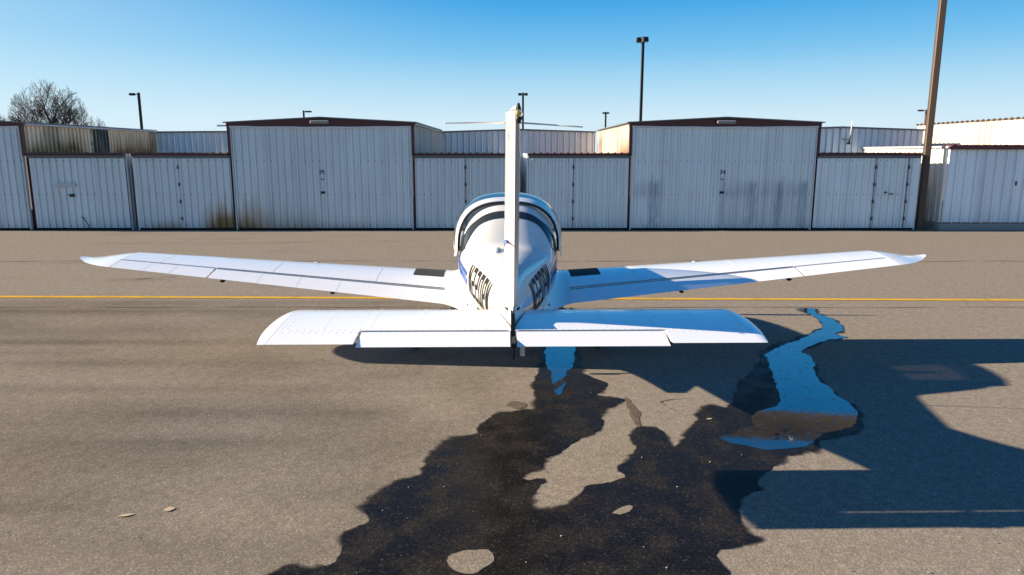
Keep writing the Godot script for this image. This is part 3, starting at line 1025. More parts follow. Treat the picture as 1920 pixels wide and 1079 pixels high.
func pole(label: String, at: Vector3, tall: float, w: float, heads: Array, m: Material, group := "light poles beyond the hangars") -> Node3D:
	var p := thing("light_pole", label, "light pole", at, 0.0, group)
	var st := new_st(true)
	soft_box(st, Vector3(-w / 2, 0.02, -w / 2), Vector3(w / 2, tall, w / 2), w * 0.12)
	obj("post", st, m, p)
	box_part("base_plate", Vector3(-w, 0, -w), Vector3(w, 0.03, w), m, p)
	for e in heads:
		# [direction, arm length, head length]
		var d: Vector3 = e[0]
		st = new_st(true)
		var side := d.cross(Vector3.UP)
		var a := d * (w / 2) + Vector3.UP * (tall - 0.16)
		tube(st, a, a + d * e[1], 0.04, 0.04, 8)
		obj("arm", st, m, p)
		st = new_st(true)
		var c: Vector3 = a + d * (e[1] + e[2] / 2.0)
		var q := []
		for y in [-0.11, 0.11]:
			var k := 1.0 if y < 0 else 0.86
			q.append(c + Vector3.UP * y - d * (e[2] / 2.0 * k) - side * (0.15 * k))
			q.append(c + Vector3.UP * y + d * (e[2] / 2.0 * k) - side * (0.15 * k))
			q.append(c + Vector3.UP * y + d * (e[2] / 2.0 * k) + side * (0.15 * k))
			q.append(c + Vector3.UP * y - d * (e[2] / 2.0 * k) + side * (0.15 * k))
		hexa(st, q)
		obj("lamp_head", st, m, p)
		st = new_st(true)
		bx(st, c + Vector3(-0.14, -0.13, -0.14), c + Vector3(0.14, -0.112, 0.14))
		obj("lens", st, M.fixture, p)
	return p


func make_poles() -> void:
	pole("tall brown square pole beside the hangar gap at the right edge", Vector3(12.2, 0, FRONT - 0.12), 9.0, 0.185, [[Vector3.LEFT, 0.2, 0.6], [Vector3.RIGHT, 0.2, 0.6]], M.bronze, "").rotation.y = deg_to_rad(-13.0)
	pole("dark light pole with two lamp heads rising behind hangar 74", Vector3(6.62, 0, -38), 8.0, 0.14, [[Vector3.LEFT, 0.03, 0.24], [Vector3(0.3, 0, 0.95).normalized(), 0.02, 0.24]], M.pole_dark)
	pole("dark light pole with a wide head just right of the tail fin", Vector3(1.08, 0, -73), 8.0, 0.2, [[Vector3.LEFT, 0.02, 0.36], [Vector3.RIGHT, 0.02, 0.36]], M.pole_dark)
	pole("small far light pole between the tail fin and hangar 74", Vector3(13.7, 0, -108), 8.0, 0.24, [[Vector3.LEFT, 0.02, 0.36], [Vector3.RIGHT, 0.02, 0.36]], M.pole_dark)
	pole("dark light pole with one head pointing left above the left rear wall", Vector3(-36.7, 0, -73), 8.0, 0.22, [[Vector3.LEFT, 0.25, 0.55]], M.pole_dark)
	pole("tiny far lamp just showing over the roof of hangar 75", Vector3(-31.0, 0, -110), 8.3, 0.24, [[Vector3.RIGHT, 0.1, 1.0]], M.pole_dark)
	pole("small far light pole with one head above the rear wall by the tall brown pole", Vector3(60.0, 0, -107), 8.3, 0.3, [[Vector3.LEFT, 0.3, 0.9]], M.bronze)

# ------------------------------------------------------------------ trees

func inside(p: Vector3, k: float) -> bool:
	var q := (p - Vector3(0, 4.75, 0) * k) / (Vector3(2.85, 3.25, 2.85) * k)
	return q.length() < 1.0 + 0.09 * noise.get_noise_2d(p.x * 2.0, p.y * 2.0 + p.z)


func branch(limbs: SurfaceTool, twigs: SurfaceTool, a: Vector3, dir: Vector3, len: float, r: float, level: int, k: float, r2: RandomNumberGenerator) -> void:
	var steps := 3 if level < 4 else 2
	var p := a
	var d := dir
	for s in steps:
		var q := p + d * len / steps
		if not inside(q, k):
			return
		var ra := lerpf(r, r * 0.62, float(s) / steps)
		var rb := lerpf(r, r * 0.62, float(s + 1) / steps)
		tube(limbs if level < 3 else twigs, p, q, ra, rb, 6 if level < 3 else 3, false)
		p = q
		d = (d + Vector3(r2.randf_range(-1, 1), r2.randf_range(-0.4, 0.7), r2.randf_range(-1, 1)) * 0.15).normalized()
		if level < 7 and s < steps - 1:
			var sd := (d + Vector3(r2.randf_range(-1, 1), r2.randf_range(-0.4, 0.7), r2.randf_range(-1, 1)) * 0.9).normalized()
			branch(limbs, twigs, p, sd, maxf(len * r2.randf_range(0.55, 0.75), 0.22 * k), maxf(rb * 0.55, 0.009 * k), level + 1, k, r2)
	if level < 6:
		for j in 2:
			var t := TAU * (j + r2.randf_range(-0.25, 0.25)) / 2.0 + level * 1.3
			var up := d.cross(Vector3(0.3, 0.1, 0.9)).normalized()
			var sd := (d + (up * cos(t) + d.cross(up) * sin(t)) * r2.randf_range(0.35, 0.6) + Vector3.UP * 0.05).normalized()
			branch(limbs, twigs, p, sd, maxf(len * r2.randf_range(0.66, 0.82), 0.22 * k), maxf(r * 0.6, 0.009 * k), level + 1, k, r2)


func tree(label: String, at: Vector3, tall: float, seed_at: int) -> void:
	var t := thing("bare_tree", label, "tree", at, 0.0, "bare winter trees beyond the hangars")
	var r2 := RandomNumberGenerator.new()
	r2.seed = seed_at
	var k := tall / 8.0
	var st := new_st()
	tube(st, Vector3.ZERO, Vector3(0.05, 1.3, 0) * k, 0.24 * k, 0.18 * k, 10)
	tube(st, Vector3(0.05, 1.3, 0) * k, Vector3(0.0, 2.4, 0.05) * k, 0.18 * k, 0.15 * k, 10)
	obj("trunk", st, M.bark, t)
	var limbs := new_st()
	var twigs := new_st()
	for i in 7:
		var a := TAU * i / 7.0 + r2.randf_range(-0.3, 0.3)
		var d := Vector3(cos(a) * 0.75, 1.0 if i % 2 else 0.65, sin(a) * 0.75).normalized()
		branch(limbs, twigs, Vector3(0, 1.9 + 0.07 * i, 0.03) * k, d, 1.9 * k, 0.08 * k, 1, k, r2)
	branch(limbs, twigs, Vector3(0, 2.4, 0.05) * k, Vector3(0.05, 1, 0), 2.0 * k, 0.12 * k, 1, k, r2)
	var o := obj("crown", limbs, M.bark, t)
	o = obj("twigs", twigs, M.bark, t)
	o.set_meta("kind", "stuff")


func make_trees() -> void:
	tree("large bare rounded tree rising behind the leftmost hangar", Vector3(-36.9, 0, -59.0), 8.0, 21)
	tree("small bare tree low at the left edge beside the large one", Vector3(-68.0, 0, -96.0), 7.6, 8)
	tree("faint bare tree just showing right of the large one", Vector3(-55.0, 0, -96.0), 7.0, 12)

# ------------------------------------------------------------------ airplane
# d is the distance from the camera along the ground; the airplane's own z is -(d - 4.5)

func P(x: float, y: float, d: float) -> Vector3:
	return Vector3(x, y, -(d - 4.5))


func table(t: Array, d: float) -> Array:
	var n := t.size()
	var k := 0
	while k < n - 2 and d > t[k + 1][0]:
		k += 1
	var a: Array = t[k]
	var b: Array = t[k + 1]
	var p: Array = t[maxi(k - 1, 0)]
	var q: Array = t[mini(k + 2, n - 1)]
	var h: float = b[0] - a[0]
	var s := clampf((d - a[0]) / h, 0.0, 1.0)
	var out := []
	for c in range(1, a.size()):
		var da: float = (b[c] - p[c]) / maxf(b[0] - p[0], 1e-5) * h
		var db: float = (q[c] - a[c]) / maxf(q[0] - a[0], 1e-5) * h
		var s2 := s * s
		var s3 := s2 * s
		out.append((2 * s3 - 3 * s2 + 1) * a[c] + (s3 - 2 * s2 + s) * da + (-2 * s3 + 3 * s2) * b[c] + (s3 - s2) * db)
	return out

# d, half width, height of the widest line, top, bottom, exponents
const FUS := [[4.49, 0.0093, 1.22, 1.268, 1.14, 2.0, 2.0], [4.57, 0.0174, 1.215, 1.296, 1.12, 2.0, 2.0], [4.68, 0.0434, 1.21, 1.321, 1.094, 2.0, 2.0], [4.87, 0.0876, 1.183, 1.345, 1.033, 2.0, 2.1], [5.2, 0.1381, 1.157, 1.364, 0.977, 2.0, 2.2], [5.6, 0.2015, 1.132, 1.383, 0.912, 2.09, 2.29], [6.0, 0.277, 1.133, 1.399, 0.861, 2.18, 2.38], [6.35, 0.3462, 1.136, 1.413, 0.824, 2.29, 2.49], [6.6, 0.3954, 1.15, 1.423, 0.803, 2.37, 2.57], [6.67, 0.4089, 1.154, 1.429, 0.797, 2.39, 2.59], [6.72, 0.4185, 1.157, 1.45, 0.793, 2.4, 2.6], [6.77, 0.4281, 1.162, 1.52, 0.789, 2.42, 2.62], [6.83, 0.4395, 1.168, 1.605, 0.785, 2.45, 2.65], [6.9, 0.4528, 1.175, 1.69, 0.779, 2.48, 2.68], [6.98, 0.4666, 1.184, 1.765, 0.774, 2.53, 2.73], [7.06, 0.4785, 1.195, 1.81, 0.77, 2.59, 2.79], [7.3, 0.4994, 1.189, 1.829, 0.743, 2.63, 2.85], [7.7, 0.5335, 1.179, 1.86, 0.7, 2.67, 2.94], [8.1, 0.552, 1.158, 1.76, 0.67, 2.7, 3.0], [8.43, 0.54, 1.09, 1.39, 0.65, 2.7, 3.0]]
const COWL := [[8.40, 0.541, 1.09, 1.392, 0.652, 2.7, 3.0], [8.9, 0.53, 1.06, 1.37, 0.64, 2.65, 2.9], [9.409, 0.50, 1.042, 1.33, 0.635, 2.6, 2.8], [9.68, 0.47, 1.042, 1.30, 0.654, 2.5, 2.6], [9.97, 0.4066, 1.042, 1.255, 0.712, 2.3, 2.4], [10.087, 0.3194, 1.042, 1.196, 0.79, 2.2, 2.2], [10.125, 0.2323, 1.042, 1.138, 0.867, 2.0, 2.0]]
const DOME := [[7.025, 0.5003, 1.828], [7.165, 0.5303, 1.855], [7.332, 0.5519, 1.874], [7.6, 0.572, 1.882], [7.85, 0.578, 1.862], [8.05, 0.572, 1.78], [8.25, 0.557, 1.61], [8.42, 0.538, 1.385]]
const SILL := 1.352


func sec(t: Array, d: float, a: float, off := 0.0) -> Vector3:
	var f := table(t, d)
	var s := sin(a)
	var c := cos(a)
	var n: float = f[4] if c >= 0 else f[5]
	var x: float = (f[0] + off) * signf(s) * pow(absf(s), 2.0 / n)
	var y: float = f[1] + ((f[2] - f[1] + off) * pow(absf(c), 2.0 / n) if c >= 0 else -(f[1] - f[3] + off) * pow(absf(c), 2.0 / n))
	return P(x, y, d)


func side(d: float, y: float, s: float, off := 0.004) -> Vector3:
	var f := table(FUS, d)
	var up: bool = y >= f[1]
	var n: float = f[4] if up else f[5]
	var h: float = f[2] - f[1] if up else f[1] - f[3]
	var k := clampf(absf(y - f[1]) / h, 0.0, 0.999)
	return P(s * (f[0] * pow(1.0 - pow(k, n), 1.0 / n) + off), y, d)


func arch(t: Array, d: float, a: float, off := 0.0) -> Vector3:
	# a from -90 degrees (left sill) over the top to +90
	var f := table(t, d)
	var n := 2.65
	return P((f[0] + off) * signf(sin(a)) * pow(absf(sin(a)), 2.0 / n), SILL + (f[1] - SILL + off) * pow(absf(cos(a)), 2.0 / n), d)


# a flat shape given by points (d, y) laid on the side of the fuselage
func decal(st: SurfaceTool, s: float, a: Vector2, b: Vector2, c: Vector2, e: Vector2, n := 8) -> void:
	var rows := []
	for j in n + 1:
		var r := []
		for i in 3:
			var p := a.lerp(b, i / 2.0).lerp(e.lerp(c, i / 2.0), float(j) / n)
			r.append(side(p.x, p.y, s))
		rows.append(r)
	grid(st, rows, Vector3(s, 0.15, 0.2))


func letter(st: SurfaceTool, s: float, ch: String, at: float, w: float, y0: float, y1: float) -> void:
	# strokes as boxes in a unit square: u from the letter's start, v up
	var k := 0.27
	var v := 0.15
	var strokes := {
		"N": [[0, 0, k, 1], [1 - k, 0, 1, 1], "diag"],
		"M": [[0, 0, k * .8, 1], [1 - k * .8, 0, 1, 1], "vee"],
		"2": [[0, 1 - v, 1, 1], [1 - k, .5, 1, 1 - v], [0, .5 - v / 2, 1, .5 + v / 2], [0, v, k, .5 - v / 2], [0, 0, 1, v]],
		"0": [[0, 1 - v, 1, 1], [0, 0, 1, v], [0, v, k, 1 - v], [1 - k, v, 1, 1 - v]],
		"P": [[0, 0, k, 1], [k, 1 - v, 1, 1], [k, .46 - v / 2, 1, .46 + v / 2], [1 - k, .46 + v / 2, 1, 1 - v]]}
	# the word runs forward to aft on the left side and aft to forward on the right
	var dir := -1.0 if s < 0 else 1.0
	var m := func(u: float, t: float) -> Vector2: return Vector2(at + dir * u * w + (0.02 * t), lerpf(y0, y1, t))
	for b in strokes[ch]:
		if b is Array:
			decal(st, s, m.call(b[0], b[1]), m.call(b[2], b[1]), m.call(b[2], b[3]), m.call(b[0], b[3]))
		elif b == "diag":
			decal(st, s, m.call(1 - k * 1.2, 0.0), m.call(1.0, 0.0), m.call(k * 1.2, 1.0), m.call(0.0, 1.0))
		else:
			decal(st, s, m.call(.38, 0.1), m.call(.62, 0.1), m.call(k, 1.0), m.call(0.0, 1.0))
			decal(st, s, m.call(.38, 0.1), m.call(.62, 0.1), m.call(1.0, 1.0), m.call(1 - k, 1.0))


func foil(x: float, t: float) -> float:
	return 5.0 * t * (.2969 * sqrt(x) - .126 * x - .3516 * x * x + .2843 * x * x * x - .1036 * x * x * x * x)


# the wing's chord line at a distance x from the middle: leading edge, trailing edge, thickness
func wing_line(x: float) -> Array:
	var dte := 7.473 + 0.09 * (x - 0.581)
	var hte := 0.703 + 0.096 * (x - 0.581)
	var dle := 8.741
	var hle := 0.819 + 0.062 * (x - 0.581)
	var t := 0.13
	if x > 4.337:
		var w := (x - 4.337) / 0.62
		dte = lerpf(dte, 8.344, pow(w, 1.7))
		dle = lerpf(dle, 8.402, pow(w, 2.4))
		hte = lerpf(hte, 1.045, w) + 0.055 * pow(w, 5.0)
		hle = lerpf(hle, 1.03, w) + 0.07 * pow(w, 5.0)
		t *= sqrt(maxf(0.02, 1.0 - w * 0.97))
	return [dle, hle, dte, hte, t]


func wing_pt(x: float, s: float, f: float, upper: bool, off := 0.0) -> Vector3:
	var l := wing_line(x)
	var c: float = l[0] - l[2]
	var yt := foil(f, l[4]) * c
	var camb: float = 0.018 * c * 4.0 * f * (1.0 - f)
	var y: float = lerpf(l[1], l[3], f) + camb + (yt + off if upper else -yt * 0.8)
	return P(s * x, y, lerpf(l[0], l[2], f))


func wing_ring(x: float, s: float, f0: float, f1: float, n := 14) -> PackedVector3Array:
	var r := PackedVector3Array()
	for i in n + 1:
		var f := f0 + (f1 - f0) * (1.0 - cos(PI * 0.5 * (n - i) / n)) if f0 == 0.0 else lerpf(f1, f0, float(i) / n)
		r.append(wing_pt(x, s, f, true))
	for i in range(1 if f0 == 0.0 else 0, n + 1):
		var f := f0 + (f1 - f0) * (1.0 - cos(PI * 0.5 * i / n)) if f0 == 0.0 else lerpf(f0, f1, float(i) / n)
		r.append(wing_pt(x, s, f, false))
	return r


func span_loft(s: float, x0: float, x1: float, n: int, f0: float, f1: float) -> SurfaceTool:
	var st := new_st()
	var rings := []
	for i in n + 1:
		rings.append(wing_ring(lerpf(x0, x1, float(i) / n), s, f0, f1))
	loft(st, rings, true, true, 14)
	return st


# tailplane: chord line along d, nearly level
const T_LE := 5.06
const T_TE := 4.222


func tail_pt(x: float, s: float, f: float, upper: bool, thin := 1.0, off := 0.0) -> Vector3:
	var c := T_LE - T_TE
	var yt := foil(f, 0.105) * c * thin
	return P(s * x, 1.167 - 0.011 * f + (yt + off if upper else -yt), lerpf(T_LE, T_TE, f))


func tail_root(d: float) -> float:
	return 0.015 + 0.124 * clampf((d - 4.51) / 0.515, 0.0, 1.0)


func tail_rings(s: float, e0: float, e1: float, f1: float, n: int, root := false) -> Array:
	var rings := []
	for i in n + 1:
		var r := PackedVector3Array()
		var fs := []
		for k in 15:
			fs.append([f1 * (1.0 - cos(PI * 0.5 * (14 - k) / 14.0)), true])
		for k in range(1, 15):
			fs.append([f1 * (1.0 - cos(PI * 0.5 * k / 14.0)), false])
		for f in fs:
			var x0 := e0
			if root:
				x0 = tail_root(lerpf(T_LE, T_TE, f[0]))
			r.append(tail_pt(lerpf(x0, e1, float(i) / n), s, f[0], f[1]))
		rings.append(r)
	return rings


func make_airplane() -> void:
	var a := thing("airplane", "white low wing propeller airplane seen from behind, parked on the apron", "airplane", Vector3(0.006, 0, -4.5), deg_to_rad(0.95))
	var st: SurfaceTool
	# --- fuselage
	st = new_st()
	var rings := []
	for i in 60:
		var d := lerpf(4.49, 6.6, i / 29.0) if i < 30 else lerpf(6.6, 7.06, (i - 29) / 30.0)
		var r := PackedVector3Array()
		for k in 56:
			r.append(sec(FUS, d, TAU * k / 56.0))
		rings.append(r)
	loft(st, rings)
	var fus := obj("fuselage", st, M.white_paint, a)
	# cabin tub below the canopy sill
	st = new_st()
	rings = []
	for i in 16:
		var d := lerpf(7.06, 8.42, i / 15.0)
		var r := PackedVector3Array()
		for k in 41:
			var y_top := SILL
			var f := table(FUS, d)
			var am := acos(clampf(pow((y_top - f[1]) / (f[2] - f[1]), f[4] / 2.0), 0.0, 1.0))
			r.append(sec(FUS, d, lerpf(am, TAU - am, k / 40.0)))
		rings.append(r)
	loft(st, rings, false, false)
	obj("cabin_side", st, M.white_paint, a)
	st = new_st()
	rings = []
	for i in 14:
		var d := lerpf(8.40, 10.125, i / 13.0)
		var r := PackedVector3Array()
		for k in 40:
			r.append(sec(COWL, d, TAU * k / 40.0))
		rings.append(r)
	loft(st, rings)
	obj("cowling", st, M.white_paint, a)
	# cabin inside
	box_part("cabin_floor", P(-0.42, 0.76, 7.12), P(0.42, 0.78, 8.38), M.interior, a)
	for s in [-1.0, 1.0]:
		st = new_st(true)
		soft_box(st, P(s * 0.27 - 0.21, 0.74, 7.55), P(s * 0.27 + 0.21, 0.92, 7.95), 0.05)
		soft_box(st, P(s * 0.27 - 0.2, 0.9, 7.42), P(s * 0.27 + 0.2, 1.46, 7.54), 0.05)
		soft_box(st, P(s * 0.27 - 0.12, 1.48, 7.42), P(s * 0.27 + 0.12, 1.61, 7.5), 0.04)
		obj("seat", st, M.seat, a)
	st = new_st(true)
	soft_box(st, P(-0.48, 1.0, 8.1), P(0.48, 1.34, 8.37), 0.05)
	obj("instrument_panel", st, M.interior, a)
	# --- canopy
	st = new_st()
	var rows := []
	for i in 7:
		var d := lerpf(7.03, 7.19, i / 6.0)
		var r := []
		for k in 49:
			var an := lerpf(-PI / 2, PI / 2, k / 48.0)
			var p := arch(DOME, d, an)
			r.append(p)
		# the skirt below the sill flares out
		for e in [-1.0, 1.0]:
			var f := table(DOME, d)
			var lowp := P(e * (f[0] + 0.012), SILL - 0.06 - 0.03 * (i / 6.0), d)
			if e < 0:
				r.push_front(lowp)
			else:
				r.append(lowp)
		rows.append(r)
	rings = []
	for r in rows:
		rings.append(PackedVector3Array(r))
	loft(st, rings, false, false)
	# rear lip closes the shell to the fuselage
	var inner := []
	var outer := []
	for k in 49:
		var an := lerpf(-PI / 2, PI / 2, k / 48.0)
		outer.append(arch(DOME, 7.03, an))
		inner.append(arch(DOME, 7.04, an, -0.027))
	grid(st, [outer, inner], Vector3.BACK)
	obj("canopy_frame", st, M.white_paint, a)
	st = new_st()
	rings = []
	for e in [[7.01, -0.026], [7.005, -0.006], [7.03, -0.004]]:
		var r := PackedVector3Array()
		for k in 49:
			var an := lerpf(-PI / 2, PI / 2, k / 48.0)
			r.append(arch(DOME, maxf(e[0], 7.031), an, e[1]) + Vector3(0, 0, 0.012 if e[0] < 7.02 else 0.0))
		rings.append(r)
	loft(st, rings, false, false)
	obj("canopy_seal", st, M.seal_black, a)
	for e in [[-68.0, 68.0, "canopy_top"], [-90.0, -68.0, "side_window"], [68.0, 90.0, "side_window"]]:
		st = new_st()
		rings = []
		for i in 11:
			var d := lerpf(7.19, 7.83, i / 10.0)
			var r := PackedVector3Array()
			for k in 33:
				r.append(arch(DOME, d, deg_to_rad(lerpf(e[0], e[1], k / 32.0))))
			rings.append(r)
		var mid := P(0, SILL, 7.9)
		for i in 10:
			for k in 32:
				var c: Vector3 = (rings[i][k] + rings[i + 1][k + 1]) / 2.0
				quad(st, rings[i][k], rings[i][k + 1], rings[i + 1][k + 1], rings[i + 1][k], Vector3(c.x - mid.x, c.y - mid.y, 0))
		obj(e[2], st, M.dark_glass if e[2] == "canopy_top" else M.glass, a)
	st = new_st()
	rings = []
	for i in 10:
		var d := lerpf(7.88, 8.415, i / 9.0)
		var r := PackedVector3Array()
		for k in 49:
			r.append(arch(DOME, d, lerpf(-PI / 2, PI / 2, k / 48.0)))
		rings.append(r)
	loft(st, rings, false, false)
	obj("windshield", st, M.glass, a)
	st = new_st()
	rings = []
	for d in [7.825, 7.855, 7.885]:
		var r := PackedVector3Array()
		for k in 49:
			r.append(arch(DOME, d, lerpf(-PI / 2, PI / 2, k / 48.0), 0.004))
		rings.append(r)
	loft(st, rings, false, false)
	obj("windshield_arch", st, M.white_paint, a)
	for s in [-1.0, 1.0]:
		st = new_st(true)
		for i in 8:
			var d0 := lerpf(7.14, 8.40, i / 8.0)
			var d1 := lerpf(7.14, 8.40, (i + 1) / 8.0)
			var w0: float = table(DOME, d0)[0]
			var w1: float = table(DOME, d1)[0]
			hexa(st, [P(s * (w0 - 0.09), SILL - 0.03, d0), P(s * (w0 + 0.004), SILL - 0.03, d0), P(s * (w0 + 0.004), SILL + 0.012, d0), P(s * (w0 - 0.09), SILL + 0.012, d0), P(s * (w1 - 0.09), SILL - 0.03, d1), P(s * (w1 + 0.004), SILL - 0.03, d1), P(s * (w1 + 0.004), SILL + 0.012, d1), P(s * (w1 - 0.09), SILL + 0.012, d1)])
		obj("canopy_rail", st, M.white_paint, a)
	# rear window: a band over the turtledeck, widening to a point low on each side
	st = new_st()
	rows = []
	for j in 9:
		var r := []
		for k in 61:
			var deg := lerpf(-92.0, 92.0, k / 60.0)
			var m := absf(deg)
			var df := 6.945 + 0.03 * smoothstep(35.0, 60.0, m) + 0.075 * smoothstep(60.0, 68.0, m)
			var db := 6.885 - 0.03 * smoothstep(30.0, 60.0, m) + 0.20 * smoothstep(66.0, 92.0, m)
			r.append(sec(FUS, lerpf(df, minf(db, df - 0.004), j / 8.0), deg_to_rad(deg), 0.005))
		rows.append(r)
	rings = []
	for r in rows:
		rings.append(PackedVector3Array(r))
	loft(st, rings, false, false)
	obj("rear_window", st, M.tinted_glass, a)
	# --- markings on the sides
	for s in [-1.0, 1.0]:
		var word := "N220PM"
		for i in 6:
			st = new_st()
			var w := 0.130
			var gap := 0.046
			var at: float = 6.45 - i * (w + gap) if s < 0 else 6.45 - 5 * (w + gap) - w + i * (w + gap)
			letter(st, s, word[i], at, w, 1.03, 1.295)
			obj("registration_letter", st, M.text_black, fus)
		for e in [[1.236, 0.021], [1.165, 0.032]]:
			st = new_st()
			decal(st, s, Vector2(7.9, e[0] + 0.075 - e[1]), Vector2(7.9, e[0] + 0.075 + e[1]), Vector2(6.56, e[0] - 0.055 + e[1]), Vector2(6.60, e[0] - 0.055 - e[1]), 24)
			obj("blue_stripe", st, M.blue_paint, fus)
		st = new_st(true)
		var hole := [side(4.735, 1.265, s, 0.003), side(4.64, 1.265, s, 0.006), side(4.675, 1.322, s, 0.006), side(4.715, 1.315, s, 0.004)]
		quad(st, hole[0], hole[1], hole[2], hole[3], Vector3(s, 0.3, 0.3))
		obj("cable_slot", st, M.cavity, fus)
	# --- wings
	for s in [-1.0, 1.0]:
		var w := group_node("wing", a)
		obj("main_panel", span_loft(s, 0.64, 4.337, 14, 0.0, 0.718), M.wing_paint, w)
		obj("wing_tip", span_loft(s, 4.343, 4.951, 16, 0.0, 1.0), M.wing_paint, w)
		obj("flap", span_loft(s, 0.64, 3.243, 10, 0.752, 1.0), M.wing_paint, w)
		obj("aileron", span_loft(s, 3.267, 4.328, 6, 0.736, 1.0), M.wing_paint, w)
		st = new_st()
		# the dark slot behind the main panel
		rings = []
		for x in [0.65, 2.0, 3.25, 4.32]:
			var r := PackedVector3Array()
			r.append(wing_pt(x, s, 0.70, true) - Vector3(0, 0.012, 0))
			r.append(wing_pt(x, s, 0.77, true) - Vector3(0, 0.014, 0))
			r.append(wing_pt(x, s, 0.77, false) + Vector3(0, 0.01, 0))
			r.append(wing_pt(x, s, 0.70, false) + Vector3(0, 0.01, 0))
			rings.append(r)
		loft(st, rings)
		obj("hinge_gap", st, M.cavity, w)
		for e in [[0.65, 3.243, 0.024], [3.267, 4.328, 0.010]]:
			st = new_st()
			rows = []
			for i in 25:
				var x := lerpf(e[0], e[1], i / 24.0)
				rows.append([wing_pt(x, s, 0.716 - e[2] * 0.42, true, 0.0022), wing_pt(x, s, 0.717, true, 0.0022)])
			grid(st, rows, Vector3.UP)
			obj("hinge_seal", st, M.seal_black, w)
		# walkway beside the cabin
		st = new_st()
		rows = []
		for j in 9:
			var r := []
			for i in 5:
				r.append(wing_pt(lerpf(0.735, 1.085, i / 4.0), s, lerpf(0.09, 0.44, j / 8.0), true, 0.003))
			rows.append(r)
		grid(st, rows, Vector3.UP)
		obj("walkway", st, M.walkway, w)
		# skin joints across the chord
		for x in [1.47, 2.63, 3.90]:
			st = new_st()
			rows = []
			for j in 13:
				rows.append([wing_pt(x - 0.004, s, lerpf(0.012, 0.72, j / 12.0), true, 0.0012), wing_pt(x + 0.004, s, lerpf(0.012, 0.72, j / 12.0), true, 0.0012)])
			grid(st, rows, Vector3.UP)
			obj("skin_joint", st, M.faint, w)
		for x in [1.84, 2.28, 2.71, 3.68, 3.97]:
			st = new_st()
			rows = []
			for j in 5:
				rows.append([wing_pt(x - 0.0025, s, lerpf(0.75, 0.995, j / 4.0), true, 0.001), wing_pt(x + 0.0025, s, lerpf(0.75, 0.995, j / 4.0), true, 0.001)])
			grid(st, rows, Vector3.UP)
			obj("skin_joint", st, M.faint, w)
		var pts := PackedVector3Array()
		for x in [0.70, 0.722]:
			for j in 12:
				pts.append(wing_pt(x, s, 0.04 + 0.055 * j, true, 0.001))
		for i in 60:
			pts.append(wing_pt(0.775 + i * 0.059, s, 0.70, true, 0.001))
		dots("rivet", pts, 0.0034, 0.003, M.rivet, w)
		# hinge brackets under the trailing edge
		for x in [1.89, 3.10]:
			st = new_st(true)
			var p := wing_pt(x, s, 0.93, false)
			soft_box(st, p + Vector3(-0.014, -0.045, -0.04), p + Vector3(0.014, 0.005, 0.04), 0.012)
			soft_box(st, p + Vector3(-0.028, -0.034, 0.012), p + Vector3(0.028, -0.02, 0.045), 0.008)
			obj("hinge_bracket", st, M.black, w)
		# filler cap
		st = new_st()
		var cp := wing_pt(2.28, s, 0.13, true, 0.002)
		tube(st, cp, cp + Vector3(0, 0.004, 0), 0.035, 0.033, 14)
		obj("fuel_cap", st, M.grey_metal, w)
		# root fairing
		st = new_st()
		rings = []
		for i in 11:
			var t := i / 10.0
			var r := PackedVector3Array()
			var x := lerpf(0.692, 0.388, t)
			var rise := 0.20 * pow(t, 2.2)
			for k in 29:
				var upper := k <= 14
				var f := 1.0 - cos(PI * 0.5 * (14 - k) / 14.0) if upper else 1.0 - cos(PI * 0.5 * (k - 14) / 14.0)
				var p := wing_pt(0.678, s, f, upper, 0.004)
				p.x = s * (x + 0.09 * t * (1.0 - f) - 0.09 * t * f * f)
				p.z += 0.75 * pow(t, 1.5) * f * f
				p.y += (rise * (0.35 + 0.65 * sin(PI * clampf(f, 0.0, 1.0))) if upper else 0.0) - 0.02 * t
				r.append(p)
			rings.append(r)
		loft(st, rings, true, true, 14)
		obj("root_fairing", st, M.white_paint, w)
		# step behind the wing root
		st = new_st()
		tube(st, P(s * 0.41, 0.71, 7.38), P(s * 0.68, 0.655, 7.34), 0.016, 0.016, 8)
		tube(st, P(s * 0.64, 0.665, 7.34), P(s * 0.79, 0.645, 7.34), 0.03, 0.026, 8)
		obj("boarding_step", st, M.black, a)
		# main gear
		st = new_st()
		tube(st, P(s * 0.41, 0.63, 8.35), P(s * 0.98, 0.22, 8.3), 0.04, 0.028, 10)
		obj("gear_leg", st, M.white_paint, a)
		var wh := group_node("main_wheel", a, P(s * 1.08, 0.19, 8.3))
		st = new_st()
		for i in 24:
			var t0 := TAU * i / 24.0
			var t1 := TAU * (i + 1) / 24.0
			for k in 8:
				var q := []
				for e in [[t0, k], [t1, k], [t1, k + 1], [t0, k + 1]]:
					var ph: float = TAU * e[1] / 8.0
					q.append(Vector3(0.065 * cos(ph), (0.14 + 0.05 * sin(ph)) * cos(e[0]), (0.14 + 0.05 * sin(ph)) * sin(e[0])))
				var o: Vector3 = (q[0] + q[2]) / 2.0
				var cc := Vector3(0, 0.14 * cos((t0 + t1) / 2), 0.14 * sin((t0 + t1) / 2))
				quad(st, q[0], q[1], q[2], q[3], o - cc)
		obj("tyre", st, M.rubber, wh)
		st = new_st()
		tube(st, Vector3(-0.05, 0, 0), Vector3(0.05, 0, 0), 0.095, 0.095, 18)
		obj("rim", st, M.grey_metal, wh)
	# nose gear
	st = new_st()
	tube(st, P(0, 0.72, 9.75), P(0, 0.2, 9.88), 0.035, 0.03, 10)
	obj("nose_strut", st, M.grey_metal, a)
	var nw := group_node("nose_wheel", a, P(0, 0.16, 9.88))
	st = new_st()
	tube(st, Vector3(-0.05, 0, 0), Vector3(0.05, 0, 0), 0.16, 0.16, 22)
	obj("tyre", st, M.rubber, nw)
	st = new_st()
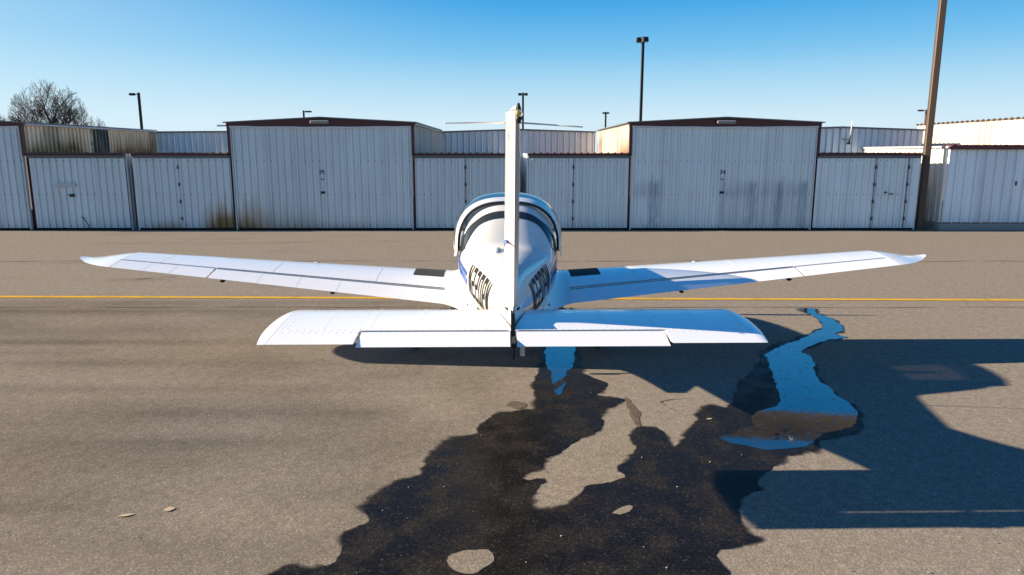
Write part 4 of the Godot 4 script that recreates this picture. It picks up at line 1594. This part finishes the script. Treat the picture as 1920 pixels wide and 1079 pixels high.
	tube(st, Vector3(-0.054, 0, 0), Vector3(0.054, 0, 0), 0.08, 0.08, 16)
	obj("rim", st, M.grey_metal, nw)
	# --- propeller
	var pr := group_node("propeller", a, P(0.03, 1.04, 10.185))
	st = new_st()
	rings = []
	for i in 9:
		var r := PackedVector3Array()
		var t := i / 8.0
		for k in 20:
			var rad := 0.14 * sqrt(maxf(0.0005, 1.0 - t * t))
			r.append(Vector3(rad * cos(TAU * k / 20.0), rad * sin(TAU * k / 20.0), 0.06 - 0.30 * t))
		rings.append(r)
	loft(st, rings)
	obj("spinner", st, M.white_paint, pr)
	for b in 2:
		var an := deg_to_rad(11.0) + PI * b
		var up := Vector3(sin(an), cos(an), 0)
		var across := Vector3(cos(an), -sin(an), 0)
		st = new_st()
		rings = []
		for i in 13:
			var t := i / 12.0
			var rad := lerpf(0.1, 0.95, t)
			var ch := lerpf(0.07, 0.14, smoothstep(0.0, 0.4, t)) * lerpf(1.0, 0.62, smoothstep(0.5, 1.0, t)) * (sqrt(maxf(0.02, 1.0 - pow(maxf(0.0, t - 0.9) / 0.1, 2.0))))
			var tw := deg_to_rad(lerpf(55.0, 17.0, t))
			var r := PackedVector3Array()
			for k in 12:
				var ph := TAU * k / 12.0
				var c := ch * 0.5 * cos(ph)
				var h := ch * 0.07 * sin(ph)
				r.append(up * rad + across * (c * cos(tw) - h * sin(tw)) + Vector3(0, 0, 1) * (c * sin(tw) + h * cos(tw)))
			rings.append(r)
		loft(st, rings)
		obj("blade", st, M.prop_black, pr)
	# --- tailplane
	for s in [-1.0, 1.0]:
		var t := group_node("tailplane", a)
		st = new_st()
		loft(st, tail_rings(s, 0.0, 0.973, 0.745, 10, true), true, true, 14)
		loft(st, tail_rings(s, 0.9735, 1.50, 1.0, 5), true, true, 14)
		obj("stabilizer", st, M.wing_paint, t)
		st = new_st()
		rings = []
		for i in 9:
			var q := sin(PI * 0.5 * i / 8.0)
			var r := PackedVector3Array()
			for k in 29:
				var upper := k <= 14
				var f := 1.0 - cos(PI * 0.5 * (14 - k) / 14.0) if upper else 1.0 - cos(PI * 0.5 * (k - 14) / 14.0)
				var bulge: float = 0.022 + 0.088 * pow(maxf(0.0, sin(PI * pow(clampf(f, 0.0, 1.0) * 0.86 + 0.05, 0.85))), 0.8)
				r.append(tail_pt(1.503 + 0.96 * bulge * q, s, f, upper, sqrt(maxf(0.03, 1.0 - q * q))))
			rings.append(r)
		loft(st, rings, true, true, 14)
		obj("tip_cap", st, M.wing_paint, t)
		st = new_st()
		rings = []
		var dr := deg_to_rad(5.0)
		for x in [0.021, 0.34, 0.67, 0.957]:
			var r := PackedVector3Array()
			for e in [[0.76, true], [0.85, true], [0.93, true], [1.0, true], [1.0, false], [0.93, false], [0.85, false], [0.76, false]]:
				var p := tail_pt(x, s, e[0], e[1])
				var run: float = (e[0] - 0.75) * (T_LE - T_TE)
				p.y -= run * sin(dr) + (0.003 if e[1] == false else 0.0)
				r.append(p)
			rings.append(r)
		loft(st, rings, true, true, 3)
		obj("elevator", st, M.wing_paint, t)
		st = new_st()
		rows = []
		for i in 13:
			var x := lerpf(0.03, 0.968, i / 12.0)
			rows.append([tail_pt(x, s, 0.735, true, 1.0, 0.0018), tail_pt(x, s, 0.7445, true, 1.0, 0.0018)])
		grid(st, rows, Vector3.UP)
		obj("hinge_seal", st, M.seal_black, t)
		var pts := PackedVector3Array()
		for x in [0.29, 0.60, 0.914, 1.212, 1.442, 1.477]:
			for j in 13:
				pts.append(tail_pt(x, s, 0.03 + 0.054 * j, true, 1.0, 0.001))
		for i in 30:
			pts.append(tail_pt(0.134 + i * 0.0443, s, 0.715, true, 1.0, 0.001))
			pts.append(tail_pt(0.134 + i * 0.0443, s, 0.035, true, 1.0, 0.001))
		for i in 12:
			pts.append(tail_pt(0.985 + i * 0.043, s, 0.77, true, 1.0, 0.001))
		for j in 3:
			pts.append(tail_pt(0.05, s, 0.80 + 0.06 * j, true, 1.0, 0.001) - Vector3(0, 0.006 + 0.004 * j, 0))
		dots("rivet", pts, 0.0034, 0.003, M.rivet, t)
		st = new_st()
		var sp := tail_pt(0.225, s, 0.015, true)
		tube(st, sp + Vector3(0, -0.004, 0), sp + Vector3(0, 0.006, 0), 0.012, 0.01, 10)
		obj("lifting_plug", st, M.black, t)
		# fuselage cut beside the stabilizer root
		st = new_st(true)
		quad(st, P(s * 0.16, 1.12, 5.1), P(s * 0.0, 1.12, 5.1), P(s * 0.0, 1.12, 4.42), P(s * 0.04, 1.12, 4.42), Vector3.UP)
		obj("root_gap", st, M.cavity, t)
	# --- fin and rudder
	var fin := group_node("fin", a)
	var prof := func(h: float) -> Array:
		# leading edge, hinge, trailing edge, half thickness at a height
		var t := clampf((h - 1.36) / 1.18, 0.0, 1.0)
		var le := lerpf(5.45, 4.72, t) + 0.7 * pow(1.0 - clampf((h - 1.36) / 0.28, 0.0, 1.0), 2.0)
		if h > 2.40:
			le -= 0.22 * pow((h - 2.40) / 0.14, 2.0)
		return [le, lerpf(4.88, 4.36, t), lerpf(4.61, 4.10, t), lerpf(0.053, 0.045, t)]
	var half := func(f: float) -> float: return foil(f, 0.5) / 0.25
	st = new_st()
	rings = []
	for i in 25:
		var h := lerpf(1.36, 2.53, i / 24.0)
		var q: Array = prof.call(h)
		var r := PackedVector3Array()
		for k in 25:
			var side_s := 1.0 if k < 12 else -1.0
			var f: float = (1.0 - k / 12.0) if k <= 12 else (k - 12) / 12.0
			f = pow(f, 1.7) * 0.999
			r.append(P(side_s * q[3] * half.call(f * 0.62), h, lerpf(q[0], q[1], f)))
		rings.append(r)
	loft(st, rings)
	obj("fin_panel", st, M.white_paint, fin)
	st = new_st()
	rings = []
	var defl := deg_to_rad(4.0)
	for i in 21:
		var h := lerpf(1.295, 2.53, i / 20.0)
		var q: Array = prof.call(h)
		var r := PackedVector3Array()
		for e in [[0.0, 1.0], [0.3, 0.86], [0.7, 0.5], [1.0, 0.215], [1.0, -0.215], [0.7, -0.5], [0.3, -0.86], [0.0, -1.0]]:
			var d: float = lerpf(q[1] - 0.012, q[2], e[0])
			var x: float = e[1] * q[3] * half.call(0.62)
			r.append(P(x + (q[1] - d) * sin(defl), h, d))
		rings.append(r)
	loft(st, rings)
	var rud := obj("rudder", st, M.white_paint, fin)
	# blunt rear edge strip of the rudder
	st = new_st(true)
	for i in 10:
		var q := []
		for e in [[i, -1], [i, 1], [i + 1, 1], [i + 1, -1]]:
			var h := lerpf(1.30, 2.53, e[0] / 10.0)
			var pq: Array = prof.call(h)
			q.append(P((pq[1] - pq[2]) * sin(defl) + e[1] * 0.0115, h, pq[2] - 0.0015))
		quad(st, q[0], q[1], q[2], q[3], Vector3.BACK)
	obj("rear_edge", st, M.grey_metal, rud)
	# tip fairing
	st = new_st()
	rings = []
	for i in 7:
		var t := i / 6.0
		var q: Array = prof.call(2.53)
		var r := PackedVector3Array()
		var thin := sqrt(maxf(0.02, 1.0 - t * t))
		for k in 24:
			var ph := TAU * k / 24.0
			var c := 0.5 + 0.5 * cos(ph)
			var d: float = lerpf(q[2] - 0.004, q[0] - 0.05 * t, c)
			r.append(P(q[3] * 0.62 * sin(ph) * thin + 0.010 * (1.0 - c), 2.531 + 0.022 * t, d))
		rings.append(r)
	loft(st, rings)
	obj("fin_tip", st, M.white_paint, fin)
	# tail light
	var tl := group_node("tail_light", a, P(0.0235, 2.508, 4.08))
	st = new_st()
	ellipsoid(st, Vector3.ZERO, Vector3(0.026, 0.027, 0.026), 16, 10)
	obj("lens", st, M.lamp_glass, tl)
	st = new_st()
	tube(st, Vector3(0, -0.055, 0.006), Vector3(0, -0.02, 0.004), 0.008, 0.024, 12)
	tube(st, Vector3(0, 0.02, 0.0), Vector3(0, 0.055, -0.01), 0.016, 0.006, 12)
	obj("socket", st, M.black, tl)
	st = new_st()
	tube(st, Vector3(-0.006, -0.014, 0.004), Vector3(-0.006, 0.014, 0.004), 0.008, 0.008, 8)
	tube(st, Vector3(0.010, -0.010, -0.004), Vector3(0.010, 0.010, -0.004), 0.005, 0.005, 8)
	obj("bulb", st, M.lamp_yellow, tl)
	# whisker aerials
	for s in [-1.0, 1.0]:
		st = new_st()
		tube(st, P(s * 0.03, 2.475, 4.53), P(s * 0.40, 2.462 if s < 0 else 2.44, 4.27), 0.006, 0.0042, 6)
		obj("whisker_aerial", st, M.white_paint, a)
	# blue swoosh on the fin
	st = new_st()
	var sw := []
	for i in 13:
		var t := i / 12.0
		var h0 := 1.65 + 0.09 * sin(t * PI * 0.55)
		var d0 := lerpf(5.2, 4.43, t)
		var wdt := 0.05 * (1.0 - t) + 0.006
		var q: Array = prof.call(h0)
		sw.append([P(-q[3] * half.call(clampf((q[0] - d0) / (q[0] - q[1]), 0.02, 1.0) * 0.62) - 0.003, h0 - wdt, d0), P(-q[3] * half.call(clampf((q[0] - d0) / (q[0] - q[1]), 0.02, 1.0) * 0.62) - 0.003, h0, d0)])
	grid(st, sw, Vector3(-1, 0, 0.2))
	obj("blue_swoosh", st, M.blue_paint, fin)
	# spine fittings
	st = new_st()
	tube(st, sec(FUS, 6.45, 0.0), sec(FUS, 6.45, 0.0) + Vector3(0, 0.52, 0.10), 0.006, 0.003, 6)
	obj("whip_aerial", st, M.white_paint, a)
	st = new_st()
	var sc := sec(FUS, 6.5, deg_to_rad(-14.0))
	ellipsoid(st, sc, Vector3(0.05, 0.036, 0.12), 14, 8)
	obj("air_scoop", st, M.white_paint, a)
	st = new_st(true)
	bx(st, sc + Vector3(0.012, 0.0, 0.06), sc + Vector3(0.034, 0.012, 0.088))
	obj("scoop_mouth", st, M.cavity, a)
	# the open end of the tail cone under the rudder
	st = new_st(true)
	hexa(st, [P(-0.014, 1.15, 4.58), P(0.014, 1.15, 4.58), P(0.015, 1.287, 4.6), P(-0.015, 1.287, 4.6), P(-0.014, 1.15, 4.45), P(0.014, 1.15, 4.45), P(0.012, 1.288, 4.475), P(-0.012, 1.288, 4.475)])
	obj("tail_cone_end", st, M.cavity, a)
	st = new_st(true)
	bx(st, P(-0.012, 1.13, 4.40), P(0.012, 1.161, 4.21))
	bx(st, P(-0.006, 1.06, 4.23), P(0.006, 1.135, 4.21))
	obj("elevator_horn", st, M.cavity, a)
	st = new_st(true)
	hexa(st, [P(0.048, 0.99, 4.53), P(0.078, 0.99, 4.53), P(0.078, 1.155, 4.55), P(0.048, 1.155, 4.55), P(0.048, 0.99, 4.522), P(0.078, 0.99, 4.522), P(0.078, 1.155, 4.542), P(0.048, 1.155, 4.542)])
	obj("tail_strap", st, M.plate, a)

# ------------------------------------------------------------------ litter

func make_litter() -> void:
	for e in [[Vector3(-2.48, 0.004, -4.27), 0.05, 0.018, "thin tan dry leaf lying on the asphalt at lower left"], [Vector3(-2.24, 0.004, -4.35), 0.035, 0.03, "broad tan dry leaf lying on the asphalt at lower left"], [Vector3(1.72, 0.010, -5.95), 0.03, 0.015, "small pale leaf at the edge of the long puddle"]]:
		var st := new_st()
		var rows := []
		for i in 7:
			var t := i / 6.0
			var w: float = e[2] * sin(PI * clampf(t, 0.04, 0.96))
			var r := []
			for k in 3:
				r.append(Vector3(lerpf(-e[1], e[1], t), 0.001 + 0.001 * sin(t * PI) + 0.0005 * absf(k - 1), (k - 1) * w))
			rows.append(r)
		grid(st, rows, Vector3.UP)
		var o := obj("dry_leaf", st, M.leaf)
		o.position = e[0]
		o.rotation.y = 0.3
		tag(o, e[3], "leaf", "dry leaves on the apron")
	# pale grit scattered over the apron
	var c := BoxMesh.new()
	c.size = Vector3(0.006, 0.004, 0.006)
	var mm := MultiMesh.new()
	mm.transform_format = MultiMesh.TRANSFORM_3D
	mm.mesh = c
	mm.instance_count = 900
	for i in 900:
		var z := -2.6 - 15.0 * pow(rng.randf(), 1.4)
		var x := rng.randf_range(-1, 1) * (1.0 - z * 0.8)
		var s := 0.4 + 1.0 * pow(rng.randf(), 3.0)
		mm.set_instance_transform(i, Transform3D(Basis(Vector3.UP, rng.randf() * TAU).scaled(Vector3.ONE * s), Vector3(x, 0.009, z)))
	var o := MultiMeshInstance3D.new()
	o.name = "grit"
	o.multimesh = mm
	o.material_override = M.grit
	o.set_meta("kind", "stuff")
	tag(o, "pale grains of grit scattered over the apron", "grit")
	add_child(o, true)
